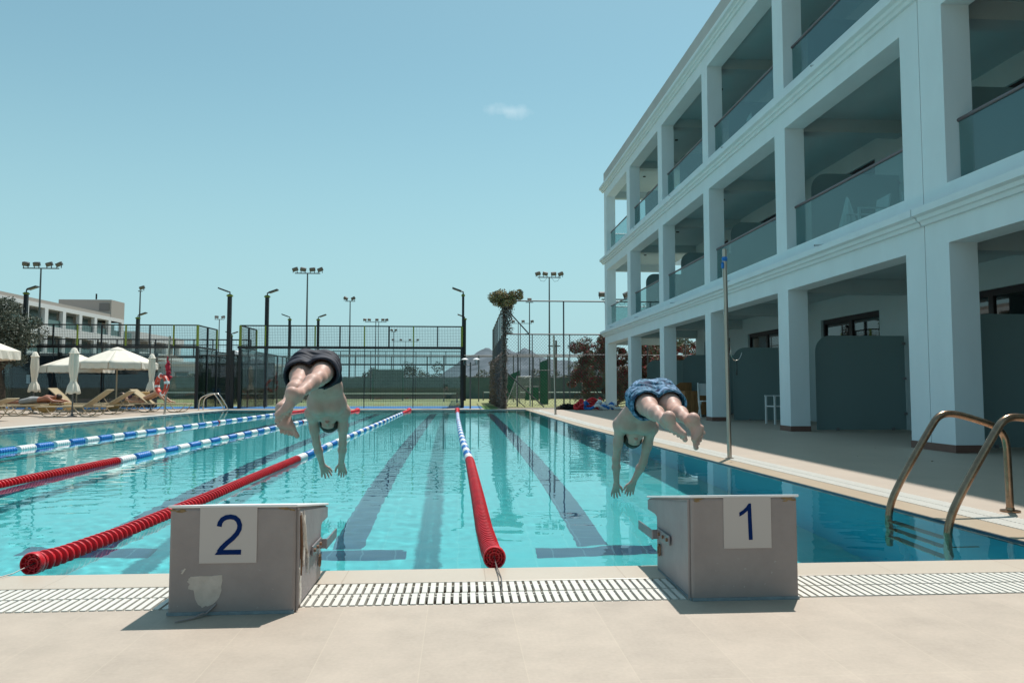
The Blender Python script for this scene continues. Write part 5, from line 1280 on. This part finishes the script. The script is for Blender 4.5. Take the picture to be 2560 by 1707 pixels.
t = thing('netting_panel', 'square green netting panel seen through the middle cage', 'netting', (-4.6, 50, 0))
c = MB(); c.box((-.95, 0, .1), (.95, .03, 2.0)); c.build('netting', M['screen_grey'], t); c = MB(); c.tube([(-.97, .0, 0), (-.97, 0, 2.03), (.97, 0, 2.03), (.97, 0, 0)], .03, 5); c.build('frame', M['screen_green'], t)
# goal
t = thing('goal', 'small white football goal with a net behind the tall fence', 'goal', (2.9, 34, 0))
c = MB(); c.tube([(-.3, 0, 0), (-.3, 0, 1.33), (.32, .3, 1.36), (.32, .3, 0)], .035, 8); c.tube([(-.3, 0, 1.33), (-.28, .5, 1.3), (-.75, .6, .1)], .025, 6); c.tube([(.32, .3, 1.36), (.1, .8, 1.3)], .02, 6); c.tube([(-.75, .3, .1), (-.35, 0, 1.2)], .02, 6); c.build('frame', M['white_p'], t, smooth=True)
c = MB(); 
for k in range(14):
    f = k / 13; c.tube([(-.3 + .6 * f, .02, 1.33), (-.6 + .6 * f, .55, .1)], .004, 3, cap=False); c.tube([(-.33 - .3 * f, .0 + .5 * f, 1.3 - 1.2 * f), (.3 - .3 * f, .3 + .5 * f, 1.3 - 1.2 * f)], .004, 3, cap=False)
c.build('net', M['white_p'], t)
for (x, y, ln, zt, lab) in ((-4.6, 43, 9.0, .52, 'white taped court net seen low through the middle cage'), (-16, 37.5, 8.5, .62, 'white taped court net seen through the left cage'), (5.6, 50, 8, .55, 'white taped court net on the right field')):
    t = thing('court_net', lab, 'net', (x, y, 0)); c = MB(); c.box((-ln / 2, -.01, zt - .035), (ln / 2, .01, zt + .03)); c.build('tape', M['white_p'], t)
    c = MB(); wires(c, (-ln / 2, 0), (ln / 2, 0), .05, zt - .03, .10, .004); c.build('net', M['wire'], t, fixn=False)
    for s_ in (-1, 1): c = MB(); c.tube([(s_ * ln / 2, 0, 0), (s_ * ln / 2, 0, zt + .05)], .04, 8); c.build('post', M['grey_metal'], t)
# low lamp post with two lanterns
t = thing('garden_lamp', 'low lamp post with two white lanterns right of the middle cage', 'lamp post', (.46, 30.5, 0))
c = MB(); c.tube([(0, 0, 0), (0, 0, 1.86)], .03, 10); c.lathe([(.035, 0), (.045, .03), (.035, .06)], (0, 0, 1.0), 10); c.tube([(-.21, 0, 1.78), (0, 0, 1.72), (.24, 0, 1.78)], .015, 6); c.build('pole', M['grey_metal'], t, smooth=True)
for x in (-.22, .24):
    c = MB(); c.lathe([(.03, 0), (.055, .03), (.07, .2), (.07, .21)], (x, 0, 1.74), 14); l_ = c.build('lantern', M['glass_clear'], t, smooth=True)
    c = MB(); c.lathe([(.14, 1.955), (.15, 1.965), (.06, 2.02), (.001, 2.03)], (x, 0, 0), 16); c.build('lantern_cap', M['white_p'], l_, smooth=True)
# dark slats and sheet, made up for the mesh and shade behind the cage glass
t = thing('shade_slat_screen', 'dark slats standing in for the mesh and shade behind the left cage glass', 'screen wall', (-15.9, 33.3, 0)); loc = (15.9, -33.3, 0)
c = MB()
for k in range(42):
    z_ = .12 + k * .052; c.box((-18.75, 33.3, z_), (-12.85, 33.33, z_ + .034))
c.build('slats', M['slat'], t, loc=loc)
c = MB(); c.box((-18.75, 33.42, 0), (-12.85, 33.46, 2.2)); c.build('shade_backing', M['black'], t, loc=loc)
for x in (-18.75, -16.8, -14.8, -12.85): c = MB(); c.box((x - .05, 33.25, 0), (x + .05, 33.40, 2.32)); c.build('post', M['black'], t, loc=loc)
t = thing('notice_board', 'small white notice fixed on the dark stand-in slats left of the closed parasol', 'notice', (-18.0, 33.2, 0)); c = MB(); c.box((-.07, 0, 1.02), (.07, .02, 1.38)); c.build('sheet', M['white_p'], t); c = MB(); c.tube([(0, .03, 0), (0, .03, 1.3)], .012, 6); c.build('post', M['black'], t)
t = thing('litter_bin', 'tall blue bin standing on the grass behind the left cage', 'bin', (-12.9, 41.5, 0)); c = MB(); c.lathe([(.001, 0), (.2, 0), (.23, .02), (.25, .8), (.24, .82), (.001, .83)], (0, 0, 0), 18); c.build('body', M['blue'], t, smooth=True); c = MB(); c.lathe([(.26, .83), (.26, .88), (.1, .95), (.001, .96)], (0, 0, 0), 18); c.build('lid', M['black'], t, smooth=True)

# low white house, cars and the far hotel
t = thing('low_house', 'low white house with dark windows seen through the left cage', 'house', (-26, 76, 0)); loc = (26, -76, 0)
c = MB(); c.box((-38, 76, 0), (-19.5, 86, 3.1)); c.build('wall', M['far_wall'], t, loc=loc)
c = MB(); c.box((-38.3, 75.6, 3.1), (-19.2, 86, 3.35)); c.build('roof', M['roof_w'], t, loc=loc)
c = MB(); c.prism([(-25, 3.35), (-20, 3.35), (-22.5, 4.6)], 'y', 78, 84); c.build('gable', M['far_wall'], t, loc=loc)
for x in (-36, -33, -30.4, -27.5, -25, -22.4):
    c = MB(); c.box((x, 75.93, .5), (x + 1.2, 75.99, 2.3)); w_ = c.build('window', M['far_glass'], t, loc=loc); c = MB(); c.box((x - .08, 75.9, 2.3), (x + 1.28, 75.99, 2.4)); c.build('lintel', M['far_beige'], w_)
for x in (-37, -33.2, -29.4): c = MB(); c.box((x, 73.5, 0), (x + .25, 73.75, 2.7)); c.build('pergola_post', M['bark'], t, loc=loc)
c = MB(); c.box((-37.5, 73.3, 2.7), (-28.7, 75.6, 2.85)); c.build('pergola_roof', M['bark'], t, loc=loc)
def car(label, x, y, rz):
    t = thing('parked_car', label, 'car', (x, y, 0), rz, 'cars parked behind the courts')
    prof = [(-2.1, .35), (-2.12, .75), (-1.95, .92), (-1.35, 1.0), (-.85, 1.38), (.55, 1.42), (1.25, 1.02), (1.95, .9), (2.12, .7), (2.1, .35)]
    c = MB(); c.prism(prof, 'y', -.85, .85); c.build('body', M['car'], t, bevel=.06)
    c = MB(); c.prism([(-1.2, 1.02), (-.82, 1.33), (-.2, 1.36), (-.2, 1.02)], 'y', -.865, .865); c.prism([(-.1, 1.02), (-.1, 1.36), (.5, 1.37), (1.05, 1.02)], 'y', -.865, .865); c.build('window', M['far_glass'], t)
    for sx in (-1.3, 1.3):
        for sy in (-.82, .82):
            c = MB(); c.tube([(sx, sy - .1, .32), (sx, sy + .1, .32)], .32, 18); w_ = c.build('wheel', M['tyre'], t, smooth=True); c = MB(); c.tube([(sx, sy - .11, .32), (sx, sy + .11, .32)], .18, 12); c.build('hub', M['car'], w_)
    for s_ in (-.6, .6): c = MB(); c.box((2.04, s_ - .18, .62), (2.13, s_ + .18, .76)); c.build('headlight', M['lamp_glass'], t)
    return t
car('silver car parked at the right in front of the low white house', -23.0, 70, R(8)); car('silver car parked at the left in front of the low white house', -28.5, 70.5, R(4))
# far hotel wing
t = thing('hotel_building', 'distant white three storey hotel wing with dark balconies at the left', 'hotel', (-50, 100, 0)); loc = (50, -100, 0)
HX = -50; Ys = [69.5 + 4.2 * k for k in range(12)]; Ys = [y for y in Ys]; YE = 117.0
c = MB(); c.box((HX - 14, 60, 0), (HX - 2.6, YE, 10.9)); c.build('back_wall', M['far_beige'], t, loc=loc)
c = MB(); c.box((HX - 14, 60, 11.4), (HX - 13.9, YE, 11.5)); 
for z0, z1 in ((4.05, 5.15), (7.25, 8.35), (10.45, 10.95)): c2 = MB(); c2.box((HX - 2.6, 60, z0), (HX, YE, z1)); c2.build('floor_band', M['far_wall'], t, loc=loc)
for (z0, z1) in ((0, 4.05), (5.15, 7.25), (8.35, 10.45)):
    y = 66.
    while y < YE:
        c2 = MB(); c2.box((HX - .45, y, z0), (HX, y + .75, z1)); c2.build('column', M['far_wall'], t, loc=loc)
        c2 = MB(); c2.box((HX - 2.55, y + 1.2, z0), (HX - 2.5, y + 3.4, min(z1, z0 + 2.2))); c2.build('window', M['far_glass'], t, loc=loc)
        if z0 > 0: c2 = MB(); c2.box((HX - .3, y + .75, z0), (HX - .27, y + 4.19, z0 + .85)); c2.build('balcony_glass', M['far_glass'], t, loc=loc)
        y += 4.19
c2 = MB(); c2.box((HX - 14, 59.9, 10.95), (HX - .1, YE, 11.4)); c2.build('parapet', M['far_beige'], t, loc=loc)
c2 = MB(); c2.box((HX - 7.4, 112.9, 10.45), (HX - .05, 117.2, 13.5)); c2.build('stair_tower', M['far_beige'], t, loc=loc)
c2 = MB(); c2.box((HX - 1.7, 112.8, 11.9), (HX - .3, 112.95, 13.0)); c2.build('tower_window', M['far_dark'], t, loc=loc)
c2 = MB(); c2.tube([(HX - 2, 112.5, 13.5), (HX - 2, 112.5, 14.3)], .12, 6); c2.build('antenna', M['black'], t, loc=loc)
t = thing('hotel_building', 'second distant white hotel block behind the left cage, lower and partly hidden', 'hotel', (-54, 150, 0)); loc = (54, -150, 0)
c = MB(); c.box((-72, 130, 0), (-55.5, 152, 9.4)); c.build('back_wall', M['far_beige'], t, loc=loc)
for z0, z1 in ((2.7, 3.8), (5.9, 6.9), (8.9, 10.2)): c = MB(); c.box((-56, 130, z0), (-53.5, 152, z1)); c.build('floor_band', M['far_wall'], t, loc=loc)
for y in (130, 136.5, 143, 149.5): c = MB(); c.box((-54.2, y, 0), (-53.52, y + 1.0, 8.9)); c.build('column', M['far_wall'], t, loc=loc)
# rock hill on the horizon
ridge = [(-260, 6), (-60, 10), (0, 56), (15, 64), (26, 72), (38, 79), (55, 87), (64, 86), (72, 79), (81, 81), (94, 85), (110, 85), (120, 80), (128, 80), (138, 87), (150, 83), (158, 81), (175, 70), (190, 66), (228, 60), (300, 52), (420, 60), (600, 30), (900, 10)]
nxh, nyh = 260, 60; xs = np.linspace(-300, 900, nxh); rd = np.interp(xs, *zip(*ridge)); rng = np.random.default_rng(5)
tt = np.linspace(0, 1, nyh)[:, None]; Xh = xs[None, :] + 0 * tt; Yh = 1300 + 500 * tt + 0 * xs[None, :]
pr = np.interp(tt[:, 0], [0, .25, .5, .72, 1], [0, .42, .85, 1, .2])[:, None]; Zh = rd[None, :] * (1500 + 160 * (tt - .4)) / 1560 * pr * 1.02
nz_ = np.zeros_like(Xh)
for k in range(44):
    lam = rng.uniform(9, 90); a = rng.uniform(0, 6.3); nz_ += .036 * lam * np.abs(np.sin((np.cos(a) * Xh + np.sin(a) * Yh) / lam * 3.14 + rng.uniform(0, 6)))
Zh = Zh + (nz_ - nz_.mean()) * .55 * np.clip(pr, 0, 1) * np.clip(rd[None, :] / 60, .1, 1) - 1
i = np.arange(nxh * nyh).reshape(nyh, nxh); Fh = np.stack([i[:-1, :-1], i[:-1, 1:], i[1:, 1:], i[1:, :-1]], -1).reshape(-1, 4)
tag(arr_mesh('hill', np.stack([Xh, Yh, Zh], -1).reshape(-1, 3), Fh, M['hill'], smooth=False), kind='structure')

rg = random.Random(4)
c = MB()
for (x, y) in [(4.6, 8.2), (4.9, 9.1), (5.4, 8.4), (5.8, 10.3), (5.2, 12.4), (4.8, 6.4)]:
    a = rg.uniform(0, 6.3); l_ = rg.uniform(.006, .016); P_ = [(x + l_ * math.cos(a + q * 1.26) * (1, .45, .8, .5, .7)[q], y + l_ * math.sin(a + q * 1.26) * (1, .45, .8, .5, .7)[q]) for q in range(5)]
    c.prism(P_, 'z', .0005, .003 + rg.uniform(0, .004))
tag(c.build('deck_litter', M['bark']), 'dry leaf crumbs and grit scattered on the pale deck', 'litter', kind='stuff')
# ------------------------------------------------------------------ heap of spare lane rope, dark net, terrace furniture
t = thing('lane_rope_heap', 'heap of coiled red, white and blue lane rope on the deck below the bougainvillea', 'lane ropes', (5.1, 28.6, 0))
rng = np.random.default_rng(3)
def coil(name, m, spans, r_=.058):
    for (cx, cy, rx, ry, z_, a0, a1) in spans:
        n = 40; P = [(cx + rx * math.cos(a0 + (a1 - a0) * k / n), cy + ry * math.sin(a0 + (a1 - a0) * k / n), max(.06, z_ + .10 * math.sin(3 * (a0 + (a1 - a0) * k / n)))) for k in range(n + 1)]
        c = MB(); L_ = sum((Vector(P[i + 1]) - Vector(P[i])).length for i in range(n)); corrugated(c, P, 0, L_, .05, r_, r_ * .82, 10); c.build(name, m, t, smooth=50)
coil('red_float', M['red'], [(-.1, .3, .50, .25, .06, 0, 6.2), (-.15, .35, .42, .22, .16, .4, 6.6), (-.12, .38, .34, .18, .27, 0, 5.9), (-.45, -.05, .28, .2, .10, 1, 5), (.0, .4, .36, .16, .33, 3, 7)])
coil('blue_float', M['blue'], [(.1, -.08, .45, .18, .06, 2.9, 4.6), (-.05, -.1, .30, .2, .20, 1.9, 3.6), (.5, .05, .25, .2, .15, 5.5, 7.4), (.3, -.15, .5, .1, .06, 4.4, 5.3)])
coil('white_float', M['white_p'], [(.1, -.1, .42, .18, .07, 4.4, 5.8), (.62, .0, .36, .16, .06, 3.6, 6.4), (.0, -.06, .28, .22, .24, 0.1, 1.9), (.55, .05, .30, .14, .17, 0, 3), (.25, -.2, .14, .1, .16, 0, 3)])
t = thing('net_heap', 'low dark heap of folded netting beside the coiled lane ropes', 'net', (4.2, 29.3, 0))
V = []; rng = np.random.default_rng(6); n = 2600; a = rng.uniform(0, 6.28, n); r_ = np.sqrt(rng.uniform(0, 1, n)); P = np.stack([r_ * np.cos(a) * .48, r_ * np.sin(a) * .25, .02 + .2 * (1 - r_ ** 2) * rng.uniform(.1, 1, n)], 1)
leaves(rng, P, .05, M['black'], 'net_folds', t); 
B_ = Body((-.6, -.4, -.05), (.6, .4, .3), .02); B_.ell((-.1, 0, .02), (.38, .2, .13)); B_.ell((.2, .05, .02), (.2, .18, .17)); body_obj('core', B_, M['black'], t, (0, 0, 0))

def armchair(loc, rz, label, slope=8):
    t = thing('terrace_chair', label, 'chair', loc, rz, 'white terrace chairs')
    for sx in (-.25, .25):
        for sy, hh in ((-.24, .64), (.24, .42)):
            c = MB(); c.box((sx - .02, sy - .02, 0), (sx + .02, sy + .02, hh)); c.build('leg', M['chair_w'], t, bevel=.004)
        c = MB(); c.box((sx - .025, -.27, .641), (sx + .025, .24, .665)); c.build('armrest', M['chair_w'], t, bevel=.006)
    c = MB(); c.box((-.23, -.25, .40), (.23, .23, .425)); c.build('seat', M['chair_w'], t, bevel=.005)
    c = MB(); rot = Matrix.Rotation(R(-slope), 3, 'X'); c.obox((0, .27, .66), (.50, .025, .50), rot); c.build('backrest', M['chair_w'], t, bevel=.008)
    return t
armchair((7.42, 17.15, 0), R(-90), 'white armchair on the ground floor terrace, left of the middle column')
armchair((7.15, 12.75, 3.285), R(-95), 'white armchair on the first floor balcony with a towel over it')
armchair((7.3, 17.6, 6.505), R(80), 'white chair on the top floor balcony, only its back showing')
a_ = armchair((7.25, 11.2, 3.285), R(-100), 'dark backed chair at the right end of the first floor balcony')
tw = thing('towel', 'white towel hung in folds on the balcony chair', 'towel', (7.12, 13.35, 3.285))
n = 30; vs = []
prof = [(1.06, .015), (.98, .05), (.80, .10), (.62, .16), (.50, .20), (.34, .22)]
for z_, r_ in prof:
    for k in range(n):
        a = 2 * math.pi * k / n; q = 1 + .22 * math.cos(6 * a) + .1 * math.cos(11 * a); vs.append((r_ * q * math.cos(a) * .6, r_ * q * math.sin(a), z_))
c = MB(); c.add(vs, [(i_ * n + k, i_ * n + (k + 1) % n, (i_ + 1) * n + (k + 1) % n, (i_ + 1) * n + k) for i_ in range(len(prof) - 1) for k in range(n)]); o = c.build('towel_cloth', M['cloth_w'], tw, smooth=60)
c = MB(); c.tube([(0, 0, 0), (0, 0, 1.04)], .012, 6); c.build('rod', M['chair_w'], tw)
t = thing('terrace_table', 'table wrapped in a brown cloth on the ground terrace behind the right diver', 'table', (6.98, 22.3, 0))
c = MB(); c.box((-.36, -.36, .72), (.36, .36, .745)); c.build('tabletop', M['brown_cloth'], t)
n = 64; vs = []
for z_, e in ((.72, .362), (.4, .375), (.05, .39)):
    for k in range(n):
        a = 2 * math.pi * k / n; m_ = max(abs(math.cos(a)), abs(math.sin(a))); q = e / m_ + (.012 * math.cos(17 * a) if z_ < .7 else 0); vs.append((q * math.cos(a), q * math.sin(a), z_))
c = MB(); c.add(vs, [(i_ * n + k, i_ * n + (k + 1) % n, (i_ + 1) * n + (k + 1) % n, (i_ + 1) * n + k) for i_ in range(2) for k in range(n)]); c.build('tablecloth', M['brown_cloth'], t, smooth=60)
for sx in (-.3, .3):
    for sy in (-.3, .3): c = MB(); c.box((sx - .02, sy - .02, 0), (sx + .02, sy + .02, .72)); c.build('leg', M['bark'], t)
t = thing('chair', 'wooden chair back draped with brown cloth behind the wrapped table', 'chair', (6.9, 22.95, 0))
c = MB(); c.prism([(-.3, .45), (.3, .45), (.3, 1.0), (-.05, 1.0), (-.3, .84)], 'y', .2, .24); c.build('backrest', M['brown_cloth'], t); c = MB(); c.box((-.25, -.2, .42), (.25, .2, .45)); c.build('seat', M['brown_cloth'], t)
for sx in (-.23, .23):
    for sy in (-.18, .2): c = MB(); c.box((sx - .02, sy - .02, 0), (sx + .02, sy + .02, .42)); c.build('leg', M['bark'], t)
t = thing('folding_chair', 'white folding chair standing sideways beside the brown wrapped table', 'chair', (7.0, 21.2, 0))
c = MB(); c.prism([(-.12, .0), (-.08, .0), (.10, .45), (.14, .98), (.10, .98), (.03, .5)], 'x', -.2, -.17); c.prism([(-.12, .0), (-.08, .0), (.10, .45), (.14, .98), (.10, .98), (.03, .5)], 'x', .17, .2); c.build('frame', M['chair_w'], t)
c = MB(); c.prism([(.26, .0), (.30, .0), (-.02, .47), (-.05, .45)], 'x', -.165, -.14); c.prism([(.26, .0), (.30, .0), (-.02, .47), (-.05, .45)], 'x', .14, .165); c.build('rear_leg', M['chair_w'], t)
c = MB(); c.box((-.17, -.25, .45), (.17, .10, .475)); c.build('seat', M['chair_w'], t); c = MB(); c.prism([(.09, .62), (.11, .62), (.14, .96), (.12, .96)], 'x', -.17, .17); c.build('backrest', M['chair_w'], t)
# distant utility pole
t = thing('utility_pole', 'distant wooden utility pole with crossarms beside the bougainvillea', 'utility pole', (13.5, 105, 0))
c = MB(); c.tube([(0, 0, 0), (0, 0, 7.4)], .13, 6); c.build('pole', M['bark'], t); c = MB(); c.box((-1.1, -.08, 6.55), (.6, .08, 6.7)); c.build('crossarm', M['bark'], t)
